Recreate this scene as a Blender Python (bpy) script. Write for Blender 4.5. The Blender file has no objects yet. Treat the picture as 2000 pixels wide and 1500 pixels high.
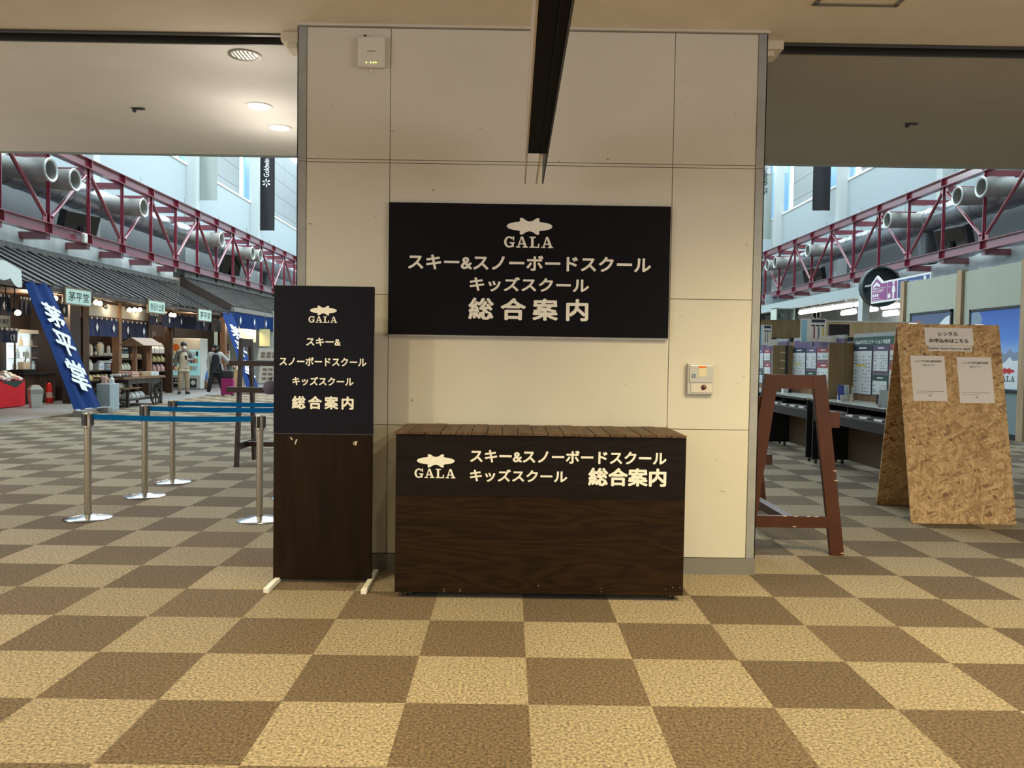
import bpy, bmesh, math, random
from mathutils import Vector, Matrix
random.seed(7)
SC = bpy.context.scene
COL = SC.collection
PI = math.pi

# ------------------------------------------------------------------ camera
F_PX = 1533.78
CAM_POS = Vector((0.0, 0.0, 1.411))
AX_R = Vector((0.99987529, -0.00429131, 0.01519804))
AX_U = Vector((-0.01503877, 0.03498182, 0.99927479))
AX_F = Vector((0.00481985, 0.99937874, -0.03491292))
cam_data = bpy.data.cameras.new('camera')
cam_data.sensor_width = 36.0
cam_data.lens = F_PX * 36.0 / 2000.0
cam_data.clip_end = 300
cam = bpy.data.objects.new('camera', cam_data)
COL.objects.link(cam)
_m = Matrix((AX_R, AX_U, -AX_F)).transposed().to_4x4()
_m.translation = CAM_POS
cam.matrix_world = _m
SC.camera = cam

# ------------------------------------------------------------------ view, world, lamps of the rooms
SC.view_settings.view_transform = 'Standard'
SC.view_settings.look = 'None'
SC.view_settings.exposure = 0.0
SC.view_settings.gamma = 1.0
SC.view_settings.use_curve_mapping = False
try:
    SC.cycles.use_denoising = True
    SC.cycles.sample_clamp_indirect = 6.0
    SC.cycles.max_bounces = 8
except Exception:
    pass
world = bpy.data.worlds.new('sky')
SC.world = world
world.use_nodes = True
_bg = world.node_tree.nodes['Background']
_bg.inputs[0].default_value = (0.78, 0.94, 0.99, 1)      # overcast daylight through the hall's glass roof
_bg.inputs[1].default_value = 5.2


def lamp(name, kind, loc, power, col, size=0.1, rot=(0, 0, 0), spot=None, blend=0.5, size_y=None):
    d = bpy.data.lights.new(name, kind)
    d.energy = power
    d.color = col
    if kind == 'AREA':
        d.size = size
        if size_y:
            d.shape = 'RECTANGLE'
            d.size_y = size_y
    else:
        d.shadow_soft_size = size
    if kind == 'SPOT':
        d.spot_size = math.radians(spot)
        d.spot_blend = blend
    o = bpy.data.objects.new(name, d)
    o.location = loc
    o.rotation_euler = rot
    COL.objects.link(o)
    return o


WARM = (1.0, 0.85, 0.46)
# warm downlights recessed in the near ceiling
for lx, ly, e, ss in ((-1.8, 3.05, 200, 125), (0.15, 2.2, 75, 125), (2.0, 3.05, 330, 125), (-3.6, 2.2, 330, 165), (3.6, 2.2, 560, 165)):
    lamp('ceiling_downlight_lamp', 'SPOT', (lx, ly, 3.49), e, WARM, 0.06, (0, 0, 0), ss, 0.8)
for lx, ly, e in ((-1.6, 0.2, 270), (1.6, 0.2, 270), (0.0, -2.2, 260), (-4.0, -1.2, 260), (4.0, -1.2, 260)):
    lamp('ceiling_downlight_lamp', 'SPOT', (lx, ly, 3.49), e, WARM, 0.06, (0, 0, 0), 140, 0.9)
# fill lights added at the unseen flanks for neutral light on the pier
lamp('side_fill_light', 'AREA', (-8.85, -2.2, 1.9), 215, (0.95, 0.98, 1.0), 6.0, (math.radians(90), 0, math.radians(-90)), size_y=2.6)
lamp('side_fill_light', 'AREA', (8.85, -2.2, 1.9), 240, (0.97, 0.98, 1.0), 6.0, (math.radians(90), 0, math.radians(90)), size_y=2.6)

# ------------------------------------------------------------------ where a sight line of the photograph meets a plane of the place
def ray(px, py):
    return AX_R * ((px - 1000.0) / F_PX) - AX_U * ((py - 750.0) / F_PX) + AX_F


def aty(px, py, y):
    d = ray(px, py)
    return CAM_POS + d * (y / d.y)


def atx(px, py, x):
    d = ray(px, py)
    return CAM_POS + d * (x / d.x)


def atz(px, py, z=0.0):
    d = ray(px, py)
    return CAM_POS + d * ((z - CAM_POS.z) / d.z)


def atp(px, py, o, n):
    d = ray(px, py)
    return CAM_POS + d * ((o - CAM_POS).dot(n) / d.dot(n))


# ------------------------------------------------------------------ materials
MATS = {}


def _new(name):
    m = bpy.data.materials.new(name)
    m.use_nodes = True
    nt = m.node_tree
    return m, nt, nt.nodes['Principled BSDF']


def mat(name, col, rough=0.5, metal=0.0, spec=0.5, var=0.0, vscale=6.0, bump=0.0, bscale=80.0, emit=None, estr=0.0,
        coat=0.0, coat_ior=1.5, trans=0.0, stretch=(1, 1, 1), alpha=1.0):
    if name in MATS:
        return MATS[name]
    m, nt, b = _new(name)
    b.inputs['Base Color'].default_value = (*col, 1)
    b.inputs['Roughness'].default_value = rough
    b.inputs['Metallic'].default_value = metal
    b.inputs['Specular IOR Level'].default_value = spec
    b.inputs['Coat Weight'].default_value = coat
    b.inputs['Coat Roughness'].default_value = 0.12
    b.inputs['Coat IOR'].default_value = coat_ior
    b.inputs['Transmission Weight'].default_value = trans
    b.inputs['Alpha'].default_value = alpha
    if emit:
        b.inputs['Emission Color'].default_value = (*emit, 1)
        b.inputs['Emission Strength'].default_value = estr
    if var or bump:
        tc = nt.nodes.new('ShaderNodeTexCoord')
        mp = nt.nodes.new('ShaderNodeMapping')
        mp.inputs['Scale'].default_value = stretch
        nt.links.new(tc.outputs['Object'], mp.inputs[0])
    if var:
        n = nt.nodes.new('ShaderNodeTexNoise')
        n.inputs['Scale'].default_value = vscale
        n.inputs['Detail'].default_value = 5
        nt.links.new(mp.outputs[0], n.inputs[0])
        r = nt.nodes.new('ShaderNodeMapRange')
        r.inputs[1].default_value = 0.3
        r.inputs[2].default_value = 0.7
        r.inputs[3].default_value = 1 - var
        r.inputs[4].default_value = 1 + var
        nt.links.new(n.outputs[0], r.inputs[0])
        x = nt.nodes.new('ShaderNodeMix')
        x.data_type = 'RGBA'
        x.blend_type = 'MULTIPLY'
        x.inputs[0].default_value = 1
        x.inputs[6].default_value = (*col, 1)
        nt.links.new(r.outputs[0], x.inputs[7])
        nt.links.new(x.outputs[2], b.inputs['Base Color'])
    if bump:
        n2 = nt.nodes.new('ShaderNodeTexNoise')
        n2.inputs['Scale'].default_value = bscale
        nt.links.new(mp.outputs[0], n2.inputs[0])
        bp = nt.nodes.new('ShaderNodeBump')
        bp.inputs['Strength'].default_value = bump
        bp.inputs['Distance'].default_value = 0.01
        nt.links.new(n2.outputs[0], bp.inputs['Height'])
        nt.links.new(bp.outputs[0], b.inputs['Normal'])
    MATS[name] = m
    return m


def math_node(nt, op, a, bb=None):
    n = nt.nodes.new('ShaderNodeMath')
    n.operation = op
    for i, v in enumerate((a, bb)):
        if v is None:
            continue
        if isinstance(v, (int, float)):
            n.inputs[i].default_value = v
        else:
            nt.links.new(v, n.inputs[i])
    return n.outputs[0]


def ramp(nt, fac, stops):
    r = nt.nodes.new('ShaderNodeValToRGB')
    e = r.color_ramp.elements
    while len(e) < len(stops):
        e.new(0.5)
    for el, (p, c) in zip(e, stops):
        el.position = p
        el.color = (*c, 1)
    nt.links.new(fac, r.inputs[0])
    return r.outputs[0]


def carpet_mat():
    m, nt, b = _new('checkered carpet tiles')
    tc = nt.nodes.new('ShaderNodeTexCoord')
    mp = nt.nodes.new('ShaderNodeMapping')
    mp.inputs['Location'].default_value = (-0.1019 + 10, -3.1405 + 10, 0.25)
    nt.links.new(tc.outputs['Object'], mp.inputs[0])
    ck = nt.nodes.new('ShaderNodeTexChecker')
    ck.inputs['Scale'].default_value = 2.0
    ck.inputs['Color1'].default_value = (0.270, 0.214, 0.144, 1)
    ck.inputs['Color2'].default_value = (0.120, 0.082, 0.050, 1)
    nt.links.new(mp.outputs[0], ck.inputs[0])
    n = nt.nodes.new('ShaderNodeTexNoise')
    n.inputs['Scale'].default_value = 78
    n.inputs['Detail'].default_value = 6
    n.inputs['Roughness'].default_value = 0.75
    nt.links.new(tc.outputs['Object'], n.inputs[0])
    r = nt.nodes.new('ShaderNodeMapRange')
    for i, v in zip((1, 2, 3, 4), (0.38, 0.62, 0.30, 1.70)):
        r.inputs[i].default_value = v
    nt.links.new(n.outputs[0], r.inputs[0])
    # each tile a touch lighter or darker than the next
    wn = nt.nodes.new('ShaderNodeTexWhiteNoise')
    sn = nt.nodes.new('ShaderNodeVectorMath')
    sn.operation = 'SNAP'
    sn.inputs[1].default_value = (0.5, 0.5, 10)
    nt.links.new(mp.outputs[0], sn.inputs[0])
    nt.links.new(sn.outputs[0], wn.inputs[0])
    tv = nt.nodes.new('ShaderNodeMapRange')
    tv.inputs[3].default_value = 0.90
    tv.inputs[4].default_value = 1.10
    nt.links.new(wn.outputs[0], tv.inputs[0])
    k = math_node(nt, 'MULTIPLY', r.outputs[0], tv.outputs[0])
    x = nt.nodes.new('ShaderNodeMix')
    x.data_type = 'RGBA'
    x.blend_type = 'MULTIPLY'
    x.inputs[0].default_value = 1
    nt.links.new(ck.outputs[0], x.inputs[6])
    nt.links.new(k, x.inputs[7])
    nt.links.new(x.outputs[2], b.inputs['Base Color'])
    b.inputs['Roughness'].default_value = 0.95
    b.inputs['Specular IOR Level'].default_value = 0.2
    b.inputs['Sheen Weight'].default_value = 0.10
    b.inputs['Sheen Tint'].default_value = (0.80, 0.85, 0.80, 1)
    b.inputs['Sheen Roughness'].default_value = 0.4
    bp = nt.nodes.new('ShaderNodeBump')
    bp.inputs['Strength'].default_value = 0.5
    bp.inputs['Distance'].default_value = 0.006
    nt.links.new(n.outputs[0], bp.inputs['Height'])
    nt.links.new(bp.outputs[0], b.inputs['Normal'])
    return m


def osb_mat():
    """Pressed strand board: overlapping flakes, each of its own angle and tone."""
    m, nt, b = _new('pressed strand board')
    tc = nt.nodes.new('ShaderNodeTexCoord')
    outs = []
    for k, (ang, sc, st) in enumerate(((0.35, 15, 3.6), (-0.75, 17, 3.2), (1.35, 14, 3.8))):
        rt = nt.nodes.new('ShaderNodeMapping')
        rt.inputs['Rotation'].default_value = (0, ang, 0)
        mp = nt.nodes.new('ShaderNodeMapping')
        mp.inputs['Location'].default_value = (k * 3.1, 0, k * 1.7)
        mp.inputs['Scale'].default_value = (sc, 1, sc * st)
        nt.links.new(rt.outputs[0], mp.inputs[0])
        nz = nt.nodes.new('ShaderNodeTexNoise')
        nz.inputs['Scale'].default_value = 6
        nt.links.new(tc.outputs['Object'], nz.inputs[0])
        mx = nt.nodes.new('ShaderNodeMix')
        mx.data_type = 'VECTOR'
        mx.inputs[0].default_value = 0.06
        nt.links.new(tc.outputs['Object'], mx.inputs[4])
        nt.links.new(nz.outputs[1], mx.inputs[5])
        nt.links.new(mx.outputs[1], rt.inputs[0])
        v = nt.nodes.new('ShaderNodeTexVoronoi')
        v.inputs['Scale'].default_value = 1.0
        v.inputs['Randomness'].default_value = 1.0
        nt.links.new(mp.outputs[0], v.inputs[0])
        sp = nt.nodes.new('ShaderNodeSeparateColor')
        nt.links.new(v.outputs['Color'], sp.inputs[0])
        outs.append(sp)
    sel = math_node(nt, 'GREATER_THAN', outs[0].outputs[1], 0.45)
    sel2 = math_node(nt, 'GREATER_THAN', outs[1].outputs[1], 0.5)
    a = nt.nodes.new('ShaderNodeMix')
    nt.links.new(sel, a.inputs[0])
    nt.links.new(outs[1].outputs[0], a.inputs[2])
    nt.links.new(outs[0].outputs[0], a.inputs[3])
    a2 = nt.nodes.new('ShaderNodeMix')
    nt.links.new(math_node(nt, 'MULTIPLY', sel2, 0.6), a2.inputs[0])
    nt.links.new(a.outputs[0], a2.inputs[2])
    nt.links.new(outs[2].outputs[0], a2.inputs[3])
    c = ramp(nt, a2.outputs[0], ((0.0, (0.20, 0.10, 0.040)), (0.15, (0.37, 0.215, 0.097)), (0.5, (0.51, 0.325, 0.155)), (1.0, (0.70, 0.50, 0.275))))
    nt.links.new(c, b.inputs['Base Color'])
    b.inputs['Roughness'].default_value = 0.6
    bp = nt.nodes.new('ShaderNodeBump')
    bp.inputs['Strength'].default_value = 0.25
    bp.inputs['Distance'].default_value = 0.003
    nt.links.new(a2.outputs[0], bp.inputs['Height'])
    nt.links.new(bp.outputs[0], b.inputs['Normal'])
    return m


def wood_mat(name, c0, c1, scale=6.0, axis='X', rough=0.45, dist=6.0, bump=0.15, stretch=None):
    """Stained wood with a drawn-out grain along the given axis."""
    if name in MATS:
        return MATS[name]
    m, nt, b = _new(name)
    tc = nt.nodes.new('ShaderNodeTexCoord')
    mp = nt.nodes.new('ShaderNodeMapping')
    s = stretch or {'X': (0.22, 1, 1.6), 'Y': (1, 0.12, 1), 'Z': (1, 1, 0.12)}[axis]
    mp.inputs['Scale'].default_value = s
    nt.links.new(tc.outputs['Object'], mp.inputs[0])
    n = nt.nodes.new('ShaderNodeTexNoise')
    n.inputs['Scale'].default_value = scale
    n.inputs['Detail'].default_value = 3
    n.inputs['Distortion'].default_value = 0.6
    nt.links.new(mp.outputs[0], n.inputs[0])
    rings = math_node(nt, 'FRACT', math_node(nt, 'MULTIPLY', n.outputs[0], dist))
    tri = math_node(nt, 'ABSOLUTE', math_node(nt, 'SUBTRACT', rings, 0.5))
    n2 = nt.nodes.new('ShaderNodeTexNoise')
    n2.inputs['Scale'].default_value = scale * 9
    n2.inputs['Detail'].default_value = 4
    nt.links.new(mp.outputs[0], n2.inputs[0])
    f = math_node(nt, 'ADD', math_node(nt, 'MULTIPLY', tri, 1.1), math_node(nt, 'MULTIPLY', n2.outputs[0], 0.55))
    c = ramp(nt, f, ((0.15, c0), (0.85, c1)))
    nt.links.new(c, b.inputs['Base Color'])
    b.inputs['Roughness'].default_value = rough
    b.inputs['Specular IOR Level'].default_value = 0.2
    bp = nt.nodes.new('ShaderNodeBump')
    bp.inputs['Strength'].default_value = bump
    bp.inputs['Distance'].default_value = 0.002
    nt.links.new(f, bp.inputs['Height'])
    nt.links.new(bp.outputs[0], b.inputs['Normal'])
    MATS[name] = m
    return m


def wall_mat():
    """Cream painted board with scuffs and small chips."""
    m, nt, b = _new('cream painted board')
    tc = nt.nodes.new('ShaderNodeTexCoord')
    n = nt.nodes.new('ShaderNodeTexNoise')
    n.inputs['Scale'].default_value = 1.3
    n.inputs['Detail'].default_value = 4
    nt.links.new(tc.outputs['Object'], n.inputs[0])
    base = ramp(nt, n.outputs[0], ((0.3, (0.615, 0.585, 0.525)), (0.7, (0.66, 0.625, 0.56))))
    mp = nt.nodes.new('ShaderNodeMapping')
    mp.inputs['Scale'].default_value = (14, 14, 30)
    nt.links.new(tc.outputs['Object'], mp.inputs[0])
    v = nt.nodes.new('ShaderNodeTexNoise')
    v.inputs['Scale'].default_value = 1.0
    v.inputs['Detail'].default_value = 7
    v.inputs['Roughness'].default_value = 0.62
    nt.links.new(mp.outputs[0], v.inputs[0])
    chip = nt.nodes.new('ShaderNodeMapRange')
    for i, val in zip((1, 2, 3, 4), (0.685, 0.72, 0.0, 0.75)):
        chip.inputs[i].default_value = val
    nt.links.new(v.outputs[0], chip.inputs[0])
    x = nt.nodes.new('ShaderNodeMix')
    x.data_type = 'RGBA'
    nt.links.new(chip.outputs[0], x.inputs[0])
    nt.links.new(base, x.inputs[6])
    x.inputs[7].default_value = (0.20, 0.17, 0.13, 1)
    nt.links.new(x.outputs[2], b.inputs['Base Color'])
    b.inputs['Roughness'].default_value = 0.6
    b.inputs['Specular IOR Level'].default_value = 0.3
    return m


def roof_mat():
    m, nt, b = _new('grey slate tile')
    tc = nt.nodes.new('ShaderNodeTexCoord')
    v = nt.nodes.new('ShaderNodeTexBrick')
    v.inputs['Scale'].default_value = 1.0
    v.inputs['Color1'].default_value = (0.085, 0.080, 0.075, 1)
    v.inputs['Color2'].default_value = (0.115, 0.108, 0.10, 1)
    v.inputs['Mortar'].default_value = (0.03, 0.03, 0.03, 1)
    v.inputs['Mortar Size'].default_value = 0.012
    v.inputs['Brick Width'].default_value = 0.45
    v.inputs['Row Height'].default_value = 0.30
    nt.links.new(tc.outputs['Object'], v.inputs[0])
    nt.links.new(v.outputs[0], b.inputs['Base Color'])
    b.inputs['Roughness'].default_value = 0.6
    return m


CARPET = carpet_mat()
OSB = osb_mat()
WALL = wall_mat()
SLATE = roof_mat()
WHITE_INK = mat('white vinyl lettering', (0.80, 0.78, 0.74), 0.55)
BLACK_INK = mat('black print', (0.02, 0.02, 0.02), 0.6)
GREY_TRIM = mat('grey steel trim', (0.34, 0.345, 0.36), 0.42, 0.2, var=0.10, vscale=9)
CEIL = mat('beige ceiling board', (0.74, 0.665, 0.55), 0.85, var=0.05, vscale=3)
SOFFIT_LIT = mat('ceiling board with lamplight in colour', (0.84, 0.82, 0.79), 0.85, var=0.03, vscale=2)  # left soffit: light of its downlights put into the colour
SOFFIT_SHADED = mat('ceiling board with shade in colour', (0.42, 0.39, 0.34), 0.85, var=0.03, vscale=2)  # right soffit: same board, its unlit tone put into the colour
SIGN_BLACK = mat('black sign film', (0.006, 0.006, 0.010), 0.25, spec=0.15)
NAVY_FILM = mat('dark navy sign film', (0.009, 0.009, 0.017), 0.3, spec=0.15)
BROWN_PANEL = wood_mat('dark brown stained panel', (0.008, 0.003, 0.0012), (0.014, 0.006, 0.0025), 5, 'Z', 0.45, 5)
COUNTER_WOOD = wood_mat('dark stained plywood', (0.008, 0.0034, 0.0012), (0.023, 0.011, 0.004), 3.2, 'X', 0.45, 13, 0.3)
PLANK_WOOD = wood_mat('worn brown planks', (0.060, 0.034, 0.021), (0.125, 0.077, 0.050), 7, 'Y', 0.6, 6, 0.3)
EASEL_WOOD = mat('red brown painted wood', (0.072, 0.021, 0.009), 0.42, spec=0.35, var=0.12, vscale=7)
EASEL_DARK = mat('dark brown painted wood', (0.034, 0.012, 0.008), 0.45, var=0.12, vscale=7)
STEEL = mat('brushed stainless steel', (0.62, 0.58, 0.52), 0.24, 1.0)
CHROME = mat('polished steel', (0.45, 0.45, 0.45), 0.2, 1.0)
BLACK_PLASTIC = mat('black plastic', (0.018, 0.018, 0.02), 0.45)
BLUE_BELT = mat('blue belt webbing', (0.002, 0.15, 0.47), 0.8, spec=0.1)
WHITE_PLASTIC = mat('white plastic', (0.70, 0.67, 0.61), 0.4)
WHITE_PAINT = mat('white paint', (0.80, 0.78, 0.72), 0.5)
PAPER = mat('white paper', (0.80, 0.79, 0.84), 0.85, bump=0.12, bscale=14)
RED_STEEL = mat('crimson painted steel', (0.215, 0.008, 0.030), 0.35, spec=0.5, coat=1.0, coat_ior=1.75)
GALV = mat('galvanised duct steel', (0.36, 0.39, 0.42), 0.34, 0.85, var=0.14, vscale=5)
GALV_DULL = mat('dull duct steel', (0.40, 0.39, 0.36), 0.5, 0.35, var=0.08, vscale=8)
DARK_GAP = mat('dark gap', (0.012, 0.012, 0.012), 0.9)
HALL_WHITE = mat('pale hall panel', (0.38, 0.44, 0.465), 0.7)
HALL_GREY = mat('grey hall panel', (0.27, 0.29, 0.30), 0.7)
HALL_DARK = mat('dark grey hall wall', (0.16, 0.17, 0.18), 0.7)
COLUMN_MAT = mat('pale column paint', (0.50, 0.54, 0.54), 0.6)
SHEET = mat('white plastic sheeting', (0.66, 0.71, 0.71), 0.5, bump=0.9, bscale=1.6, stretch=(1, 1, 0.35))
NAVY_CLOTH = mat('indigo cloth', (0.008, 0.013, 0.048), 0.85)
BLUE_CLOTH = mat('bright indigo cloth', (0.007, 0.028, 0.125), 0.85, spec=0.1)
CLOTH_WHITE = mat('undyed cloth print', (0.74, 0.76, 0.78), 0.85)
SHOP_WOOD = wood_mat('dark shop timber', (0.045, 0.025, 0.016), (0.095, 0.055, 0.036), 5, 'Z', 0.6, 5)
SHOP_DARK = mat('dark shop interior', (0.030, 0.020, 0.016), 0.7)
WARM_WOOD = wood_mat('warm brown wood', (0.16, 0.085, 0.05), (0.28, 0.16, 0.10), 5, 'Z', 0.55, 5)
LIGHT_WOOD = wood_mat('light wood veneer', (0.52, 0.36, 0.18), (0.62, 0.45, 0.25), 4, 'Z', 0.5, 4)
BOOTH_WOOD = wood_mat('brown booth veneer', (0.21, 0.145, 0.072), (0.28, 0.195, 0.10), 4, 'Z', 0.5, 4)
POST_WOOD = wood_mat('pale planed timber', (0.36, 0.25, 0.15), (0.46, 0.33, 0.21), 5, 'Z', 0.6, 4)
SAGE = mat('sage green board', (0.41, 0.43, 0.355), 0.8, var=0.03, vscale=3)
DUSK_BLUE = mat('grey blue board', (0.20, 0.26, 0.28), 0.8)
DESK_DARK = mat('dark desk laminate', (0.014, 0.013, 0.014), 0.45, spec=0.25)
DESK_TOP = mat('pale desk top', (0.42, 0.43, 0.38), 0.3)
GLOW = mat('warm bulb', (1, 0.9, 0.7), 0.5, emit=(1.0, 0.78, 0.45), estr=22)
COOL_GLOW = mat('white lamp glow', (1, 1, 1), 0.5, emit=(1.0, 0.97, 0.92), estr=9)
TUBE_GLOW = mat('fluorescent tube', (1, 1, 1), 0.5, emit=(0.96, 1.0, 0.98), estr=5)
GREY_VINYL = mat('grey vinyl floor', (0.185, 0.185, 0.19), 0.55, var=0.05, vscale=3)


# ------------------------------------------------------------------ mesh building
class MB:
    def __init__(self, o=None):
        self.v = []
        self.f = []
        self.o = Vector(o) if o is not None else Vector((0, 0, 0))

    def _add(self, vs, fs):
        b = len(self.v)
        self.v += [Vector(p) - self.o for p in vs]
        self.f += [[i + b for i in f] for f in fs]
        return self

    def box(self, x0, x1, y0, y1, z0, z1):
        x0, x1 = min(x0, x1), max(x0, x1)
        y0, y1 = min(y0, y1), max(y0, y1)
        z0, z1 = min(z0, z1), max(z0, z1)
        return self._add([(x0, y0, z0), (x1, y0, z0), (x1, y1, z0), (x0, y1, z0), (x0, y0, z1), (x1, y0, z1), (x1, y1, z1), (x0, y1, z1)],
                         [(0, 3, 2, 1), (4, 5, 6, 7), (0, 1, 5, 4), (1, 2, 6, 5), (2, 3, 7, 6), (3, 0, 4, 7)])

    def bar(self, p0, p1, w, h, up=(0, 0, 1)):
        """Rectangular bar from p0 to p1; w across, h along up."""
        p0, p1 = Vector(p0), Vector(p1)
        d = (p1 - p0).normalized()
        up = Vector(up)
        if abs(d.dot(up)) > 0.98:
            up = Vector((0, 1, 0)) if abs(d.y) < 0.9 else Vector((1, 0, 0))
        s = d.cross(up).normalized()
        u = s.cross(d).normalized()
        vs = []
        for p in (p0, p1):
            for a, b in ((-1, -1), (1, -1), (1, 1), (-1, 1)):
                vs.append(p + s * (a * w / 2) + u * (b * h / 2))
        return self._add(vs, [(0, 1, 2, 3), (7, 6, 5, 4), (0, 4, 5, 1), (1, 5, 6, 2), (2, 6, 7, 3), (3, 7, 4, 0)])

    def slab(self, o, u, v, n, lu, lv, t):
        """Board with its corner at o, sides lu along u and lv along v, t thick along -n."""
        o, u, v, n = Vector(o), Vector(u), Vector(v), Vector(n)
        a = [o, o + u * lu, o + u * lu + v * lv, o + v * lv]
        b = [p - n * t for p in a]
        return self._add(a + b, [(0, 1, 2, 3), (7, 6, 5, 4), (0, 4, 5, 1), (1, 5, 6, 2), (2, 6, 7, 3), (3, 7, 4, 0)])

    def tube(self, p0, p1, r0, r1=None, n=16, caps=True):
        p0, p1 = Vector(p0), Vector(p1)
        r1 = r0 if r1 is None else r1
        d = (p1 - p0).normalized()
        up = Vector((0, 0, 1)) if abs(d.z) < 0.9 else Vector((1, 0, 0))
        s = d.cross(up).normalized()
        u = s.cross(d).normalized()
        vs, fs = [], []
        for p, r in ((p0, r0), (p1, r1)):
            for i in range(n):
                a = 2 * PI * i / n
                vs.append(p + s * (r * math.cos(a)) + u * (r * math.sin(a)))
        for i in range(n):
            j = (i + 1) % n
            fs.append((i, i + n, j + n, j))
        if caps:
            fs.append(tuple(range(n)))
            fs.append(tuple(range(2 * n - 1, n - 1, -1)))
        return self._add(vs, fs)

    def lathe(self, prof, c=(0, 0, 0), n=20, axis=None):
        """Surface of revolution: prof is (radius, height) pairs, along z or along a given axis."""
        c = Vector(c)
        if axis is None:
            a, s, u = Vector((0, 0, 1)), Vector((1, 0, 0)), Vector((0, 1, 0))
        else:
            a = Vector(axis).normalized()
            t = Vector((0, 0, 1)) if abs(a.z) < 0.9 else Vector((1, 0, 0))
            s = a.cross(t).normalized()
            u = a.cross(s).normalized()
        vs, fs = [], []
        for r, h in prof:
            for i in range(n):
                t = 2 * PI * i / n
                vs.append(c + a * h + s * (max(r, 1e-4) * math.cos(t)) + u * (max(r, 1e-4) * math.sin(t)))
        for k in range(len(prof) - 1):
            for i in range(n):
                j = (i + 1) % n
                fs.append((k * n + i, k * n + j, (k + 1) * n + j, (k + 1) * n + i))
        return self._add(vs, fs)

    def poly(self, pts, n, t):
        """Flat outline given thickness t along -n."""
        n = Vector(n)
        a = [Vector(p) for p in pts]
        b = [p - n * t for p in a]
        k = len(a)
        fs = [tuple(range(k)), tuple(range(2 * k - 1, k - 1, -1))]
        for i in range(k):
            j = (i + 1) % k
            fs.append((i, i + k, j + k, j))
        return self._add(a + b, fs)

    def grid(self, fn, nu, nv, thick=None):
        vs = [fn(i / nu, j / nv) for j in range(nv + 1) for i in range(nu + 1)]
        fs = []
        for j in range(nv):
            for i in range(nu):
                a = j * (nu + 1) + i
                fs.append((a, a + 1, a + nu + 2, a + nu + 1))
        return self._add(vs, fs)

    def blob(self, c, rx, ry, rz, n=12, m=8):
        prof = [(math.sin(PI * k / m), -math.cos(PI * k / m)) for k in range(m + 1)]
        vs, fs = [], []
        for r, h in prof:
            for i in range(n):
                t = 2 * PI * i / n
                vs.append((c[0] + rx * r * math.cos(t), c[1] + ry * r * math.sin(t), c[2] + rz * h))
        for k in range(m):
            for i in range(n):
                j = (i + 1) % n
                fs.append((k * n + i, k * n + j, (k + 1) * n + j, (k + 1) * n + i))
        return self._add(vs, fs)

    def build(self, name, m, parent=None, smooth=False, bevel=0.0, solid=0.0):
        me = bpy.data.meshes.new(name)
        me.from_pydata([tuple(p) for p in self.v], [], self.f)
        bm = bmesh.new()
        bm.from_mesh(me)
        bmesh.ops.recalc_face_normals(bm, faces=bm.faces)
        bm.to_mesh(me)
        bm.free()
        me.materials.append(m)
        if smooth:
            for p in me.polygons:
                p.use_smooth = True
        o = bpy.data.objects.new(name, me)
        COL.objects.link(o)
        if parent is not None:
            o.parent = parent
        if solid:
            md = o.modifiers.new('thickness', 'SOLIDIFY')
            md.thickness = solid
            md.offset = 0
        if bevel:
            md = o.modifiers.new('bevel', 'BEVEL')
            md.width = bevel
            md.segments = 2
            md.limit_method = 'ANGLE'
            md.angle_limit = math.radians(40)
        if smooth:
            md = o.modifiers.new('edges', 'EDGE_SPLIT')
            md.split_angle = math.radians(45)
        return o


def thing(name, label, cat, loc=(0, 0, 0), rz=0.0, group=None):
    o = bpy.data.objects.new(name, None)
    o.empty_display_size = 0.2
    COL.objects.link(o)
    o.location = loc
    o.rotation_euler = (0, 0, rz)
    return tag(o, label, cat, group)


def tag(o, label, cat, group=None, kind=None):
    o['label'] = label
    o['category'] = cat
    if group:
        o['group'] = group
    if kind:
        o['kind'] = kind
    return o


def struct(o):
    o['kind'] = 'structure'
    return o


def single(mb, name, m, label, cat, group=None, **kw):
    """A thing that is one mesh, its origin set at its base."""
    lo = Vector((min(v.x for v in mb.v), min(v.y for v in mb.v), min(v.z for v in mb.v)))
    hi = Vector((max(v.x for v in mb.v), max(v.y for v in mb.v), max(v.z for v in mb.v)))
    c = Vector(((lo.x + hi.x) / 2, (lo.y + hi.y) / 2, lo.z))
    mb.v = [v - c for v in mb.v]
    o = mb.build(name, m, None, **kw)
    o.location = c
    return tag(o, label, cat, group)


def copy_tree(src, parent=None):
    c = src.copy()
    COL.objects.link(c)
    if parent is not None:
        c.parent = parent
    for ch in list(src.children):
        copy_tree(ch, c)
    return c


def note(o, label):
    o['label'] = label
    return o


# ------------------------------------------------------------------ writing
def text_geo(s, spacing=1.0, bold=0.0):
    cu = bpy.data.curves.new('writing', 'FONT')
    cu.body = s
    cu.resolution_u = 2
    cu.space_character = spacing
    cu.offset = bold
    ob = bpy.data.objects.new('writing', cu)
    COL.objects.link(ob)
    dg = bpy.context.evaluated_depsgraph_get()
    me = bpy.data.meshes.new_from_object(ob.evaluated_get(dg))
    vs = [v.co.copy() for v in me.vertices]
    fs = [list(p.vertices) for p in me.polygons]
    bpy.data.objects.remove(ob)
    bpy.data.curves.remove(cu)
    bpy.data.meshes.remove(me)
    return vs, fs


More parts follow.
